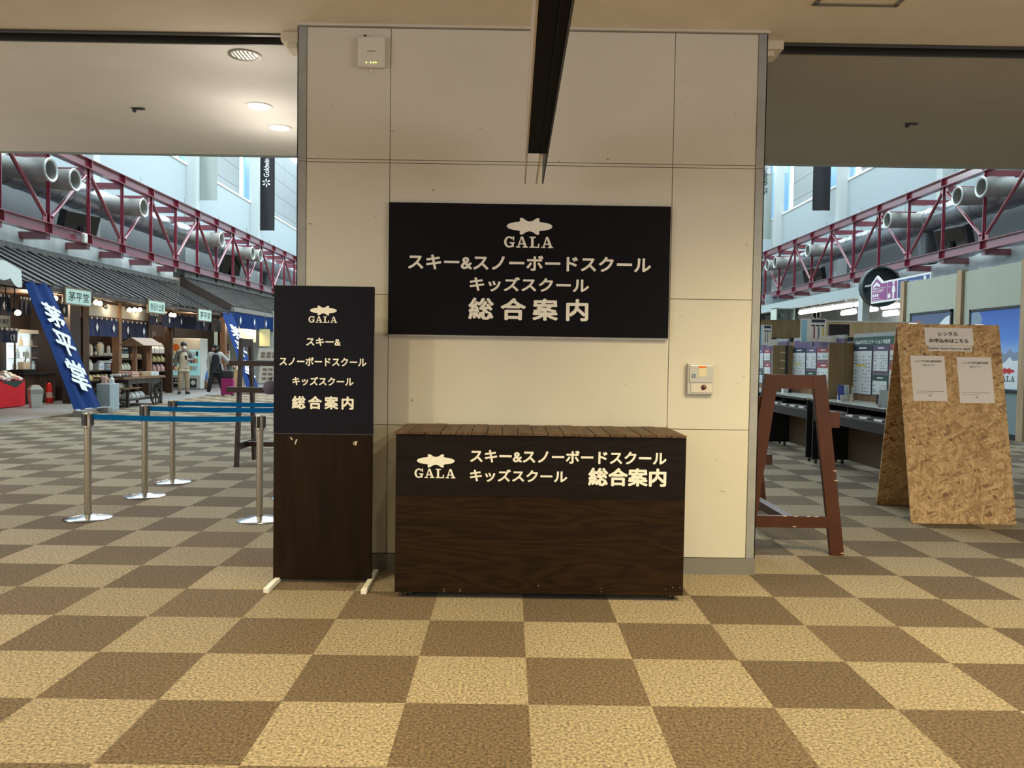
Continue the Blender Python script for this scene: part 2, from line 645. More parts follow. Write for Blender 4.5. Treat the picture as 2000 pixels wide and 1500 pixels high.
class Writing(MB):
    """Flat vinyl lettering on a plane: origin o, reading direction u, up w, outward n."""
    def __init__(self, o, u, w, n, off=Vector((0, 0, 0))):
        super().__init__(off)
        self.po, self.u, self.w, self.n = Vector(o), Vector(u), Vector(w), Vector(n)
        self.k = 0

    def pt(self, a, b, lift=0.0):
        return self.po + self.u * a + self.w * b + self.n * (0.0012 + lift)

    def put(self, vs, fs):
        self.k += 1
        self._add([self.pt(a, b, self.k * 2e-5) for a, b in vs], fs)

    def text(self, s, a0, a1, b0, b1, spacing=1.0, bold=0.03):
        """One line fitted to a box; heavy strokes come from strikes laid side by side."""
        vs, fs = text_geo(s, spacing, 0.0)
        x0, x1 = min(v.x for v in vs) - bold, max(v.x for v in vs) + bold
        y0, y1 = min(v.y for v in vs) - bold, max(v.y for v in vs) + bold
        kx, ky = (a1 - a0) / (x1 - x0), (b1 - b0) / max(y1 - y0, 1e-6)
        n = 8 if bold else 0
        for i in range(n + 1):
            dx = bold * math.cos(2 * PI * i / 8) if i else 0
            dy = bold * math.sin(2 * PI * i / 8) if i else 0
            self.put([(a0 + (v.x + dx - x0) * kx, b0 + (v.y + dy - y0) * ky) for v in vs], fs)
        return self

    def vertical(self, s, a0, a1, b0, b1, bold=0.03, gap=0.12):
        n = len(s)
        h = (b1 - b0) / (n + gap * (n - 1))
        for i, ch in enumerate(s):
            t = b1 - i * h * (1 + gap)
            self.text(ch, a0, a1, t - h, t, 1.0, bold)
        return self

    def rect(self, a0, a1, b0, b1):
        self.put([(a0, b0), (a1, b0), (a1, b1), (a0, b1)], [(0, 1, 2, 3)])
        return self

    def shape(self, pts, a0, a1, b0, b1):
        self.put([(a0 + (a1 - a0) * x, b1 - (b1 - b0) * y) for x, y in pts], [tuple(range(len(pts)))])
        return self

    def emblem(self, a0, a1, b0, b1):
        half = [(0, .49), (.03, .39), (.08, .325), (.16, .275), (.27, .235), (.295, .20), (.285, .08), (.295, .015), (.325, 0), (.36, .03),
                (.43, .165), (.5, .215), (.57, .165), (.64, .03), (.675, 0), (.705, .015), (.715, .08), (.705, .20), (.73, .235), (.84, .275), (.92, .325), (.97, .39), (1, .49)]
        low = [(x, 1 - y) for x, y in reversed(half[1:-1])]
        return self.shape(half + low, a0, a1, b0, b1)

    def serif_word(self, a0, a1, b0, b1):
        """The four slab-serif capitals under the emblem."""
        w = (a1 - a0) / 4.0
        cw = w * 0.86

        def R(c, x0, x1, y0, y1):
            self.shape([(x0, y0), (x1, y0), (x1, y1), (x0, y1)], c, c + cw, b0, b1)
        g = a0
        # first letter: open ring, spur and crossbar
        ring = []
        for i in range(19):
            t = math.radians(-42 - i * 268 / 18.0)
            ring.append((0.50 + 0.50 * math.cos(t), 0.5 + 0.51 * math.sin(t), 0.50 + 0.27 * math.cos(t), 0.5 + 0.37 * math.sin(t)))
        for p, q in zip(ring, ring[1:]):
            self.shape([(p[0], p[1]), (q[0], q[1]), (q[2], q[3]), (p[2], p[3])], g, g + cw, b0, b1)
        R(g, .72, .93, .55, .95)
        R(g, .52, 1.02, .52, .63)
        R(g, .84, .96, 0.0, .36)
        for c in (a0 + w * 1.03, a0 + w * 3.10):
            self.shape([(.40, 0), (.60, 0), (.98, .9), (.72, .9)], c, c + cw, b0, b1)
            self.shape([(.40, 0), (.52, 0), (.24, .9), (.10, .9)], c, c + cw, b0, b1)
            R(c, .25, .75, .60, .71)
            R(c, -.04, .36, .89, 1)
            R(c, .58, 1.08, .89, 1)
        c = a0 + w * 2.08
        R(c, .16, .40, 0, 1)
        R(c, .0, .60, 0, .11)
        R(c, .0, .95, .89, 1)
        R(c, .82, .95, .62, 1)
        return self


def span(px0, px1, py0, py1, hit):
    """Plane coordinates of a box seen in the photograph: mid-height rays left/right, mid-width rays top/bottom."""
    l, r = hit(px0, (py0 + py1) / 2), hit(px1, (py0 + py1) / 2)
    t, b = hit((px0 + px1) / 2, py0), hit((px0 + px1) / 2, py1)
    return l, r, b, t
def _px(self, x0, x1, y0, y1):
    h = lambda x, y: atp(x, y, self.po, self.n)
    l, r = h(x0, (y0 + y1) / 2) - self.po, h(x1, (y0 + y1) / 2) - self.po
    t, b = h((x0 + x1) / 2, y0) - self.po, h((x0 + x1) / 2, y1) - self.po
    return l.dot(self.u), r.dot(self.u), b.dot(self.w), t.dot(self.w)


Writing.px = _px
XX, YY, ZZ = Vector((1, 0, 0)), Vector((0, 1, 0)), Vector((0, 0, 1))
FRONT = -YY                      # faces the camera side of the hall

# ================================================================== SETTING: the near room
CZ = 3.525
struct(MB().box(-18, 20, -6, 62, -0.12, 0).build('floor', CARPET))
struct(MB().box(-17, -9.62, 8.6, 61, -0.05, 0.006).build('floor', GREY_VINYL))
cm = MB().box(-9, 9, -6, 5.29, CZ, CZ + 0.1).box(-1.39, 1.64, 5.29, 5.47, CZ, CZ + 0.1)
struct(cm.build('ceiling', CEIL))
struct(MB().box(-9, 0, 5.47, 8.5, CZ, CZ + 0.1).build('ceiling', SOFFIT_LIT))
struct(MB().box(0, 9, 5.47, 8.5, CZ, CZ + 0.1).build('ceiling', SOFFIT_SHADED))
for k, (x0, x1) in enumerate(((-9, -1.53), (1.79, 9))):
    t = MB().box(x0, x1, 5.29, 5.47, CZ + 0.09, CZ + 0.1)
    t.box(x0, x1, 5.285, 5.315, CZ - 0.012, CZ + 0.09).box(x0, x1, 5.455, 5.475, CZ - 0.008, CZ + 0.09)
    t.box(x0, x1, 5.365, 5.40, CZ + 0.045, CZ + 0.09)
    o = struct(t.build('trim_%d' % (k + 1), mat('dark shutter slot steel', (0.07, 0.066, 0.058), 0.4, 0.5)))
    gx = (-1.535, -1.39) if k == 0 else (1.637, 1.79)
    g = MB().box(gx[0], gx[1], 5.26, 5.49, CZ - 0.055, CZ + 0.05)
    g.box(gx[0] + 0.03, gx[1] - 0.05, 5.30, 5.45, CZ - 0.085, CZ - 0.05)
    struct(g.build('trim_%d' % (k + 3), CEIL, bevel=0.004))
struct(MB().box(-9.1, -9, -6, 8.6, 0, CZ + 0.1).build('wall_left', WALL))
struct(MB().box(9, 9.1, -6, 8.6, 0, CZ + 0.1).build('wall_right', WALL))
struct(MB().box(-9.1, 9.1, -6.1, -6, 0, CZ + 0.1).build('wall_back', WALL))
for k, sx in enumerate((-1, 1)):
    struct(MB().box(sx * 8.98, sx * 8.995, -5.2, 0.8, 0.6, 3.2).build('window_%d' % (40 + k), mat('added side pane', (0.6, 0.65, 0.7), 0.1)))  # invented panes behind the added side fill lights
hf = MB().box(-16, 18, 8.5, 8.6, CZ, 15).box(-16, -9, 8.5, 8.6, 0, CZ).box(9, 18, 8.5, 8.6, 0, CZ)
struct(hf.build('wall_hall_near', HALL_WHITE))

# the pier in the middle: cream boards with open joints, steel corner strips, top strip, skirting
PL, PR, PY = -1.383, 1.637, 5.12
struct(MB().box(PL + 0.004, PR - 0.004, PY + 0.014, 6.3, 0, CZ).build('wall_center', mat('board joint', (0.20, 0.17, 0.13), 0.9)))
GAP = 0.0022
pan = MB()
xs = [-1.325, -0.785, 1.043, 1.580]
for i in range(3):
    zs = [0.108, 0.953, 1.802, 2.648, 2.668, 3.505] if i != 1 else [0.108, 0.953, 2.648, 2.668, 3.505]
    for a, b in zip(zs, zs[1:]):
        pan.box(xs[i] + GAP, xs[i + 1] - GAP, PY, PY + 0.02, a + GAP, b - GAP)
struct(pan.build('wall_front', WALL))
for k, (a, b) in enumerate(((PL, -1.325), (1.580, PR))):
    c = MB().box(a, b, PY - 0.006, PY + 0.03, 0.108, 2.65).box(a, b, PY - 0.006, PY + 0.03, 2.653, 3.505)
    e = a if k == 0 else b - 0.006
    c.box(e, e + 0.006, PY - 0.006, 6.3, 0.0, 3.505)
    struct(c.build('trim_%d' % (k + 5), GREY_TRIM))
struct(MB().box(PL - 0.012, PR + 0.012, PY - 0.016, PY + 0.1, 3.511, 3.525).build('trim_7', mat('pale top strip', (0.62, 0.58, 0.53), 0.5)))
struct(MB().box(PL - 0.002, PR + 0.002, PY - 0.010, PY + 0.03, 0, 0.106).build('baseboard_front', mat('grey skirting', (0.21, 0.205, 0.20), 0.22, var=0.05, vscale=4)))
# access hatch in the near ceiling
h0 = atz(1585, 10, CZ)
h1 = atz(1750, 14, CZ)
ha = MB()
for x0, x1, y0, y1 in ((h0.x, h1.x, h0.y - 0.03, h0.y), (h0.x, h1.x, h0.y - 0.62, h0.y - 0.59), (h0.x, h0.x + 0.03, h0.y - 0.6, h0.y - 0.02), (h1.x - 0.03, h1.x, h0.y - 0.6, h0.y - 0.02)):
    ha.box(x0, x1, y0, y1, CZ - 0.006, CZ + 0.004)
hatch = struct(ha.build('trim_8', mat('hatch frame', (0.20, 0.18, 0.15), 0.5)))

# ================================================================== fixtures on the pier and ceiling
# wall sign
L, R_ = aty(760, 395, 5.1), aty(1311, 657, 5.1)
sx0, sx1 = aty(758.5, 525, 5.095).x, aty(1308, 530, 5.095).x
sz1, sz0 = aty(1035, 399, 5.095).z, aty(1033, 657, 5.095).z
t = thing('wall_sign', 'wide black wall sign with white ski school lettering on the cream pier', 'sign', ((sx0 + sx1) / 2, 5.12, sz0))
o_ = t.location
MB(o_).box(sx0, sx1, 5.095, 5.119, sz0, sz1).build('sign_panel', SIGN_BLACK, t, bevel=0.002)
note(MB(o_).box(sx0 + 0.004, sx1 - 0.004, 5.096, 5.119, sz0 - 0.012, sz0).build('mounting_rail', GREY_TRIM, t), 'pale rail along the lower edge')
w = Writing((0, 5.095, 0), XX, ZZ, FRONT, o_)
w.text('スキー&スノーボードスクール', *w.px(797, 1271.5, 499, 529), bold=0.028)
w.text('キッズスクール', *w.px(917.3, 1150.6, 541.5, 570.5), bold=0.028)
w.text('総合案内', *w.px(914.7, 1149, 582.5, 626), spacing=1.5, bold=0.03)
w.build('lettering', WHITE_INK, t)
w = Writing((0, 5.095, 0), XX, ZZ, FRONT, o_)
w.emblem(*w.px(989.4, 1079.2, 425.8, 458.6))
w.serif_word(*w.px(984.5, 1079.7, 462.3, 484))
w.build('emblem', WHITE_INK, t)

# wireless access point
a0, a1 = aty(699, 103, 5.1), aty(753, 103, 5.1)
b0, b1 = aty(726, 133, 5.1), aty(726, 73, 5.1)
t = thing('wireless_access_point', 'small white rounded wireless box with status lights high on the pier', 'access point', ((a0.x + a1.x) / 2, 5.12, b0.z))
o_ = t.location
MB(o_).box(a0.x, a1.x, 5.075, 5.12, b0.z, b1.z).build('case', WHITE_PLASTIC, t, bevel=0.014)
MB(o_).box((a0.x + a1.x) / 2 - .018, (a0.x + a1.x) / 2 + .008, 5.112, 5.1195, b0.z - 0.028, b0.z).build('bracket', WHITE_PLASTIC, t, bevel=0.003)
for px in (715.5, 724, 729.5, 734):
    c = aty(px, 122, 5.075)
    MB(o_).tube((c.x, 5.0755, c.z), (c.x, 5.0735, c.z), 0.0045, n=10).build('status_light', mat('green status light', (0.5, 0.8, 0.1), 0.4, emit=(0.75, 0.95, 0.2), estr=2.0), t)
c0, c1 = aty(717, 100.5, 5.075), aty(733, 98.5, 5.075)
MB(o_).box(c0.x, c1.x, 5.0742, 5.0752, c0.z, c0.z + 0.006).build('maker_mark', mat('grey print', (0.25, 0.24, 0.22), 0.6), t)
MB(o_).tube((a0.x + 0.045, 5.10, b1.z), (a0.x + 0.045, 5.10, b1.z + 0.013), 0.009).build('cable_plug', BLACK_PLASTIC, t)

# alarm box
a0, a1 = aty(1342.5, 740, 5.1), aty(1394, 740, 5.1)
b0, b1 = aty(1368, 770, 5.1), aty(1368, 710, 5.1)
zm = aty(1368, 748, 5.1).z
t = thing('alarm_box', 'white fire alarm call box with dark red button on the right of the pier', 'alarm box', ((a0.x + a1.x) / 2, 5.12, b0.z))
o_ = t.location
MB(o_).box(a0.x, a1.x, 5.09, 5.12, b0.z, b1.z).build('case', mat('pale grey plastic', (0.52, 0.51, 0.50), 0.4), t, bevel=0.005)
MB(o_).box(a0.x + .012, a1.x - .012, 5.084, 5.09, zm + 0.004, b1.z - 0.012).build('cover', mat('clear cover plastic', (0.50, 0.51, 0.51), 0.2), t, bevel=0.002)
MB(o_).box(a0.x + .022, a1.x - .012, 5.086, 5.09, b0.z + 0.012, zm - 0.002).build('front_plate', mat('pale label plate', (0.62, 0.58, 0.54), 0.5), t)
c = aty(1374.5, 756.5, 5.085)
MB(o_).lathe(((0, 0.012), (0.012, 0.010), (0.0165, 0.004), (0.0165, 0)), (c.x, 5.086, c.z), 20, (0, -1, 0)).build('button', mat('dark red lens', (0.10, 0.015, 0.012), 0.2), t, smooth=True)
c = aty(1355, 734, 5.083)
MB(o_).lathe(((0.013, 0), (0.013, 0.003), (0.008, 0.003), (0.008, 0.0)), (c.x, 5.084, c.z), 20, (0, -1, 0)).build('lock_ring', mat('blue ring', (0.10, 0.16, 0.35), 0.4), t)
s0, s1 = aty(1364, 735.5, 5.083), aty(1380, 714.5, 5.083)
MB(o_).box(s0.x, s1.x, 5.0825, 5.0841, s0.z, s1.z).build('notice_sticker', mat('cream sticker', (0.68, 0.60, 0.42), 0.6), t)
MB(o_).box(s0.x + .001, s1.x - .001, 5.0818, 5.0826, s1.z - 0.015, s1.z - .001).build('sticker_heading', mat('orange print', (0.72, 0.17, 0.03), 0.6), t)

# glass dome lamp on the hidden flank of the pier
c = aty(1494, 276, 5.45)
t = thing('wall_lamp', 'small glass dome lamp peeking out behind the right edge of the pier', 'lamp', (PR, 5.45, c.z))
MB(t.location).tube((PR - 0.002, 5.45, c.z), (PR + 0.018, 5.45, c.z), 0.055, n=24).build('base', CHROME, t, smooth=True)
MB(t.location).lathe(((0.05, 0), (0.05, 0.018), (0.042, 0.042), (0.024, 0.056), (0, 0.06)), (PR + 0.018, 5.45, c.z), 24, (1, 0, 0)).build('glass_dome', mat('clear glass', (0.9, 0.9, 0.88), 0.05, trans=0.8), t, smooth=True)

# hanging direction sign seen along its length from below
ZB = 2.45
far_l, far_r = atz(1027, 360, ZB), atz(1058.5, 358, ZB)
near_l, near_r = atz(1052.7, 0, ZB), atz(1116.7, 0, ZB)
d = ((near_l - far_l).normalized() + (near_r - far_r).normalized()).normalized()
side = d.cross(ZZ).normalized()
if side.x > 0:
    side = -side                        # towards the left-hand plate
LEN = 3.3
ctr = (far_l + far_r) / 2
wid = 0.105
t = thing('hanging_sign', 'long dark hanging direction sign seen end-on under the ceiling', 'sign', ctr + d * 1.6)
o_ = t.location
for sgn, nm, mt in ((1, 'face_panel', mat('beige acrylic', (0.52, 0.44, 0.39), 0.35)), (-1, 'face_panel', mat('dark acrylic', (0.02, 0.02, 0.025), 0.35))):
    e = ctr + side * (sgn * wid / 2)
    MB(o_).bar(e + ZZ * 0.165, e + d * LEN + ZZ * 0.165, 0.008, 0.33).build(nm, mt, t)
gap_at = atz(1049, 299, ZB + 0.012)
k0 = (gap_at - ctr).dot(d)
MB(o_).bar(ctr + d * k0 + ZZ * 0.02, ctr + d * LEN + ZZ * 0.02, wid - 0.008, 0.02).build('bottom_panel', mat('black sign underside', (0.004, 0.004, 0.005), 0.6, spec=0.1), t)
MB(o_).bar(ctr + d * k0 - side * 0.018 + ZZ * 0.02, ctr + d * LEN - side * 0.018 + ZZ * 0.012, 0.006, 0.03).build('frame_rib', mat('dark rib', (0.008, 0.008, 0.008), 0.6, spec=0.1), t)
MB(o_).box(*[v for q in ((ctr + d * k0).x + 0.016, (ctr + d * k0).x + 0.025) for v in (q,)], (ctr + d * k0).y, (ctr + d * k0).y + 0.7, ZB + 0.005, ZB + 0.03).build('divider', WHITE_PLASTIC, t)
for q in (0.9, 2.6):
    e = ctr + d * q + side * 0.035
    MB(o_).tube(e + ZZ * 0.32, Vector((e.x, e.y, CZ)), 0.011, n=10).build('hanger_rod', STEEL, t, smooth=True)

# recessed downlights in the left soffit
ring = mat('dark lamp ring', (0.16, 0.14, 0.11), 0.4, 0.5)
for k, (px, py, lab) in enumerate(((478, 107, 'round recessed downlight with ribbed lens nearest the shutter slot'), (506, 207, 'bright recessed downlight in the middle of the left soffit'), (546, 249, 'bright recessed downlight nearer the hall in the left soffit'))):
    c = atz(px, py, CZ)
    t = thing('recessed_downlight', lab, 'ceiling light', (c.x, c.y, CZ), group=None)
    MB().lathe(((0.115, 0.0), (0.115, -0.008), (0.092, -0.008), (0.088, 0.004)), n=28).build('trim_ring', ring if k == 0 else WHITE_PAINT, t, smooth=True)
    MB().tube((0, 0, -0.004), (0, 0, 0.002), 0.088, n=28).build('lens', mat('ribbed warm lens', (0.9, 0.8, 0.6), 0.3, emit=(1, 0.90, 0.66), estr=1.3) if k == 0 else COOL_GLOW, t)
    if k == 0:
        for i in range(6):
            xx = -0.066 + i * 0.0265
            hh = math.sqrt(max(0.086 ** 2 - xx ** 2, 0)) * 0.96
            MB().box(xx - 0.004, xx + 0.004, -hh, hh, -0.012, -0.004).build('louvre', ring, t)
    lamp('soffit_lamp_or_fill', 'POINT', (c.x, c.y, CZ - 0.48), (4, 8, 8)[k], (1.0, 0.91, 0.78), 0.12)
for lx, ly in ((-6.4, 6.0), (-7.0, 7.7), (-8.3, 6.8), (-7.6, 5.9)):     # unseen lights added to brighten the left soffit
    lamp('soffit_lamp_or_fill', 'POINT', (lx, ly, CZ - 0.35), 36, (1.0, 0.91, 0.78), 0.12)
for px, py, lab in ((270, 211, 'tiny dark ceiling hook in the left soffit'), (1780, 241, 'tiny dark ceiling hook in the right soffit')):
    c = atz(px, py, CZ)
    t = MB().box(c.x - 0.05, c.x + 0.05, c.y - 0.02, c.y + 0.02, CZ - 0.012, CZ).box(c.x - 0.045, c.x - 0.025, c.y - 0.015, c.y + 0.015, CZ - 0.035, CZ - 0.012)
    single(t, 'ceiling_hook', BLACK_PLASTIC, lab, 'hook')

# ================================================================== reception counter
CY = 4.52
cx0, cx1 = aty(772, 1000, CY).x, aty(1337.5, 1000, CY).x
ctop = aty(1057, 847, CY).z
cbot = aty(1055, 1160, CY).z
csplit = aty(1055, 971, CY).z
CB = 5.06
t = thing('reception_counter', 'dark stained plywood counter on casters with white ski school lettering', 'counter', ((cx0 + cx1) / 2, (CY + CB) / 2, 0))
o_ = t.location
MB(o_).box(cx0, cx1, CY, CB, cbot, ctop - 0.014).build('body', COUNTER_WOOD, t, bevel=0.002)
w = Writing((0, CY, 0), XX, ZZ, FRONT, o_)
note(MB(o_).box(cx0 + 0.003, cx1 - 0.003, CY - 0.003, CY, csplit, ctop - 0.016).build('sign_panel', wood_mat('dark film over plywood', (0.006, 0.0042, 0.0045), (0.010, 0.0075, 0.0075), 3.2, 'X', 0.4, 11, 0.25), t), 'darker upper band')
tx0, tx1 = aty(770.5, 846, CY - 0.012).x, aty(1342.8, 850, CY - 0.012).x
tp = MB(o_)
N = 19
for i in range(N):
    a = tx0 + (tx1 - tx0) * i / N
    b = tx0 + (tx1 - tx0) * (i + 1) / N - 0.004
    tp.box(a, b, CY - 0.012, CB + 0.005, ctop - 0.014 + 0.001 * (i % 2), ctop + 0.0015 * ((i * 7) % 3))
tp.build('top', PLANK_WOOD, t, bevel=0.0015)
w = Writing((0, CY - 0.003, 0), XX, ZZ, FRONT, o_)
w.text('スキー&スノーボードスクール', *w.px(918.4, 1302, 880, 905.5), bold=0.03)
w.text('キッズスクール', *w.px(917.8, 1108, 917, 942), bold=0.03)
w.text('総合案内', *w.px(1148.8, 1301.3, 914, 950), spacing=1.0, bold=0.035)
w.build('lettering', WHITE_PAINT, t)
w = Writing((0, CY - 0.003, 0), XX, ZZ, FRONT, o_)
w.emblem(*w.px(814, 888.3, 887, 913))
w.serif_word(*w.px(809.6, 889, 915.5, 933.6))
w.build('emblem', WHITE_PAINT, t)
for px, py in ((867, 1150), (867, 1155), (898.5, 1151.5), (898.5, 1154.5), (1051.5, 1144), (1174, 1149), (1174, 1156), (1300, 1150), (1314, 1147), (1328, 1148)):
    p = aty(px, py, CY)
    MB(o_).box(p.x - 0.0022, p.x + 0.0022, CY - 0.0015, CY + 0.001, p.z - 0.002, p.z + 0.002).build('nail_head', mat('pale nail filler', (0.40, 0.32, 0.22), 0.6), t)
for px, yy in ((cx0 + 0.07, CY + 0.06), (cx1 - 0.05, CY + 0.06), (cx0 + 0.07, CB - 0.07), (cx1 - 0.07, CB - 0.07)):
    c = MB(o_).box(px - 0.022, px + 0.022, yy - 0.022, yy + 0.022, cbot - 0.007, cbot)
    cc = c.box(px - 0.014, px - 0.010, yy - 0.012, yy + 0.012, 0.012, cbot).box(px + 0.010, px + 0.014, yy - 0.012, yy + 0.012, 0.012, cbot).build('caster', STEEL, t)
    MB(o_).tube((px - 0.009, yy, 0.018), (px + 0.009, yy, 0.018), 0.018, n=16).build('wheel', BLACK_PLASTIC, cc, smooth=True)

# ================================================================== free-standing sign
SY = 4.80
x0, x1 = aty(534, 840, SY).x, aty(728, 840, SY).x
zt, zs_, zb = aty(632, 558.5, SY).z, aty(632, 847.5, SY).z, aty(632, 1133, SY).z
t = thing('standing_sign', 'tall free-standing dark sign on white feet left of the counter', 'sign', ((x0 + x1) / 2, SY + 0.02, 0))
o_ = t.location
MB(o_).box(x0, x1, SY, SY + 0.035, zs_ + 0.001, zt).build('upper_panel', NAVY_FILM, t, bevel=0.002)
note(MB(o_).box(x0 + 0.001, x1 - 0.003, SY + 0.002, SY + 0.035, zb, zs_ - 0.0015).build('lower_panel', BROWN_PANEL, t, bevel=0.002), 'dark brown lower panel')
MB(o_).box(x0 + 0.002, x1 - 0.004, SY + 0.006, SY + 0.03, zs_ - 0.0015, zs_ + 0.001).build('joint_strip', GREY_TRIM, t)
w = Writing((0, SY, 0), XX, ZZ, FRONT, o_)
w.text('スキー&', *w.px(598, 665.6, 659.5, 675.8), bold=0.03)
w.text('スノーボードスクール', *w.px(545.8, 715.8, 698, 715), bold=0.03)
w.text('キッズスクール', *w.px(571, 690.8, 736, 753.5), bold=0.03)
w.text('総合案内', *w.px(570, 690.8, 773.5, 799.5), spacing=1.36, bold=0.035)
w.build('lettering', WHITE_PAINT, t)
w = Writing((0, SY, 0), XX, ZZ, FRONT, o_)
w.emblem(*w.px(605.3, 658, 597, 616))
w.serif_word(*w.px(602.6, 658.2, 618, 630.3))
w.build('emblem', WHITE_PAINT, t)
for pts in (((566, 853), (570, 855), (572, 859.5), (569, 859)), ((578, 858), (581, 858), (577, 868), (575, 868)), ((693, 861.5), (698, 861.5), (696, 870), (692, 870)), ((690.5, 863), (692, 863), (690, 869), (689, 869))):
    MB(o_).poly([aty(a, b, SY + 0.0012) for a, b in pts], FRONT, 0.0006).build('paint_chip', mat('bare chip', (0.55, 0.47, 0.40), 0.8), t)
for px in (541.5, 723):
    xx = aty(px, 1132, SY).x
    f = MB(o_).box(xx - 0.016, xx + 0.016, 4.575, 5.03, 0, 0.027).box(xx - 0.014 - (0.04 if px > 600 else -0.03), xx + 0.014 - (0.04 if px > 600 else -0.03), SY + 0.034, SY + 0.05, 0.02, 0.5)
    f.build('foot', WHITE_PAINT, t, bevel=0.002)

# ================================================================== belt barriers
def stanchion():
    t = thing('belt_barrier_post', '', 'barrier post')
    MB().lathe(((0.0, 0.0), (0.185, 0.0), (0.188, 0.006), (0.180, 0.012), (0.10, 0.022), (0.055, 0.030), (0.034, 0.034)), n=40).build('base', CHROME, t, smooth=True)
    MB().tube((0, 0, 0.026), (0, 0, 0.80), 0.0285, n=24).build('pole', STEEL, t, smooth=True)
    h = MB().lathe(((0.0285, 0.755), (0.036, 0.762), (0.036, 0.880), (0.033, 0.888), (0.0, 0.889)), n=24).build('head', STEEL, t, smooth=True)
    for k in range(4):
        a = PI / 2 * k
        c, s = math.cos(a), math.sin(a)
        MB().bar((0.036 * c, 0.036 * s, 0.782), (0.036 * c, 0.036 * s, 0.878), 0.024, 0.020, (c, s, 0)).build('belt_slot', BLACK_PLASTIC, h)
    return t


proto = stanchion()
spots = {}
for k, (nm, px, py, lab) in enumerate((('A', 172, 1012, 'steel belt post nearest the camera on the far left of the queue'),
                                       ('B', 507, 1015.5, 'steel belt post half behind the free-standing sign'),
                                       ('C', 283, 969, 'second steel belt post from the left in the queue'),
                                       ('D', 337, 942, 'steel belt post farthest from the camera'),
                                       ('E', 567, 972, 'steel belt post hidden behind the sign with only its base edge showing'),
                                       ('F', 610, 947, 'steel belt post hidden behind the free-standing sign'))):
    p = atz(px, py, 0.0)
    o = proto if k == 0 else copy_tree(proto)
    o.location = (p.x, p.y, 0)
    o['label'] = lab
    o['group'] = 'belt barrier posts'
    spots[nm] = (o, p)


def belt(a, b, sag):
    root, p = spots[a]
    q = spots[b][1]
    dv = (q - p)
    n = dv.normalized()
    p0, p1 = p + n * 0.042, q - n * 0.042
    pts = 16

    def fn(u, v):
        c = p0.lerp(p1, u)
        z = 0.818 + 0.045 * v + 0.014 - sag * 4 * u * (1 - u)
        return (c.x - p.x, c.y - p.y, z)
    MB().grid(fn, pts, 1).build('belt', BLUE_BELT, root, solid=0.002)
    e = p1 - p
    MB().bar((e.x - n.x * 0.03, e.y - n.y * 0.03, 0.853), (e.x + n.x * 0.006, e.y + n.y * 0.006, 0.853), 0.012, 0.05).build('belt_end_clip', BLACK_PLASTIC, root)


belt('A', 'B', 0.010)
belt('C', 'E', 0.006)
belt('D', 'F', 0.004)

# ================================================================== A-frame notice stands
def notice_stand(label, loc, rz, m, length, ledges, pegs, H=1.31):
    t = thing('notice_stand', label, 'stand', loc, rz)
    TB, BB = 0.215, 0.375
    for y in (0.0, length):
        f = MB()
        for s in (-1, 1):
            f.bar((s * (BB - 0.035), y, 0), (s * (TB - 0.045), y, H), 0.10, 0.035, (0, 1, 0))
        f.build('leg_frame', m, t, bevel=0.003)
        MB().box(-TB + 0.055, TB - 0.055, y - 0.016, y + 0.016, H - 0.10, H).build('top_rail', m, t)
        MB().box(-BB + 0.05, BB - 0.05, y - 0.016, y + 0.016, 0.20, 0.285).build('bottom_rail', m, t)
    MB().box(-0.035, 0.035, 0.016, length - 0.016, 0.215, 0.275).build('centre_beam', m, t)
    for (x, z) in ledges:
        MB().box(x - 0.05, x + 0.05, -0.12, length + 0.12, z - 0.055, z + 0.01).build('ledge', m, t, bevel=0.002)
    for (x0, x1, y, z0, z1) in pegs:
        MB().box(x0, x1, y - 0.03, y + 0.03, z0, z1).build('peg', m, t, bevel=0.002)
    for x, z in ((-0.05, 0.285), (0.03, 0.285), (0.12, 0.285), (0.18, 0.284), (0.02, 0.21), (0.302, 0.62), (0.312, 0.55), (0.375, 0.02)):
        MB().box(x - 0.012, x + 0.012, -0.0185, -0.0165, z - 0.004, z + 0.002).build('paint_chip', mat('pale bare wood', (0.62, 0.50, 0.40), 0.8), t)
    return t


p = atz(1543, 1083, 0)
notice_stand('red brown wooden A-frame stand right beside the pier', (p.x, p.y, 0), 0.0, EASEL_WOOD, 1.70, (),
             ((0.20, 0.335, 0.03, 0.93, 1.045), (-0.335, -0.22, 0.03, 1.04, 1.15), (0.28, 0.42, 1.70, 0.43, 0.53)))
p = atz(460, 912, 0)
stand_b = notice_stand('dark brown A-frame stand with white notices behind the belt posts', (p.x + 0.0, p.y + 0.375, 0), -PI / 2, EASEL_DARK, 1.70,
                       ((0.24, 1.30), (0.32, 0.975)), (), 1.585)
STAND_B = p

# ================================================================== pressed-board A-board
bl, br = atz(1780, 1022, 0), atz(1985.5, 1024.5, 0)
u = (br - bl)
W_ = u.length
u.normalize()
fwd = ZZ.cross(u).normalized()
lean, height = 0.16, 1.80
wv = (ZZ * math.cos(lean) + fwd * math.sin(lean)).normalized()
nv = u.cross(wv).normalized()
if nv.y > 0:
    nv = -nv
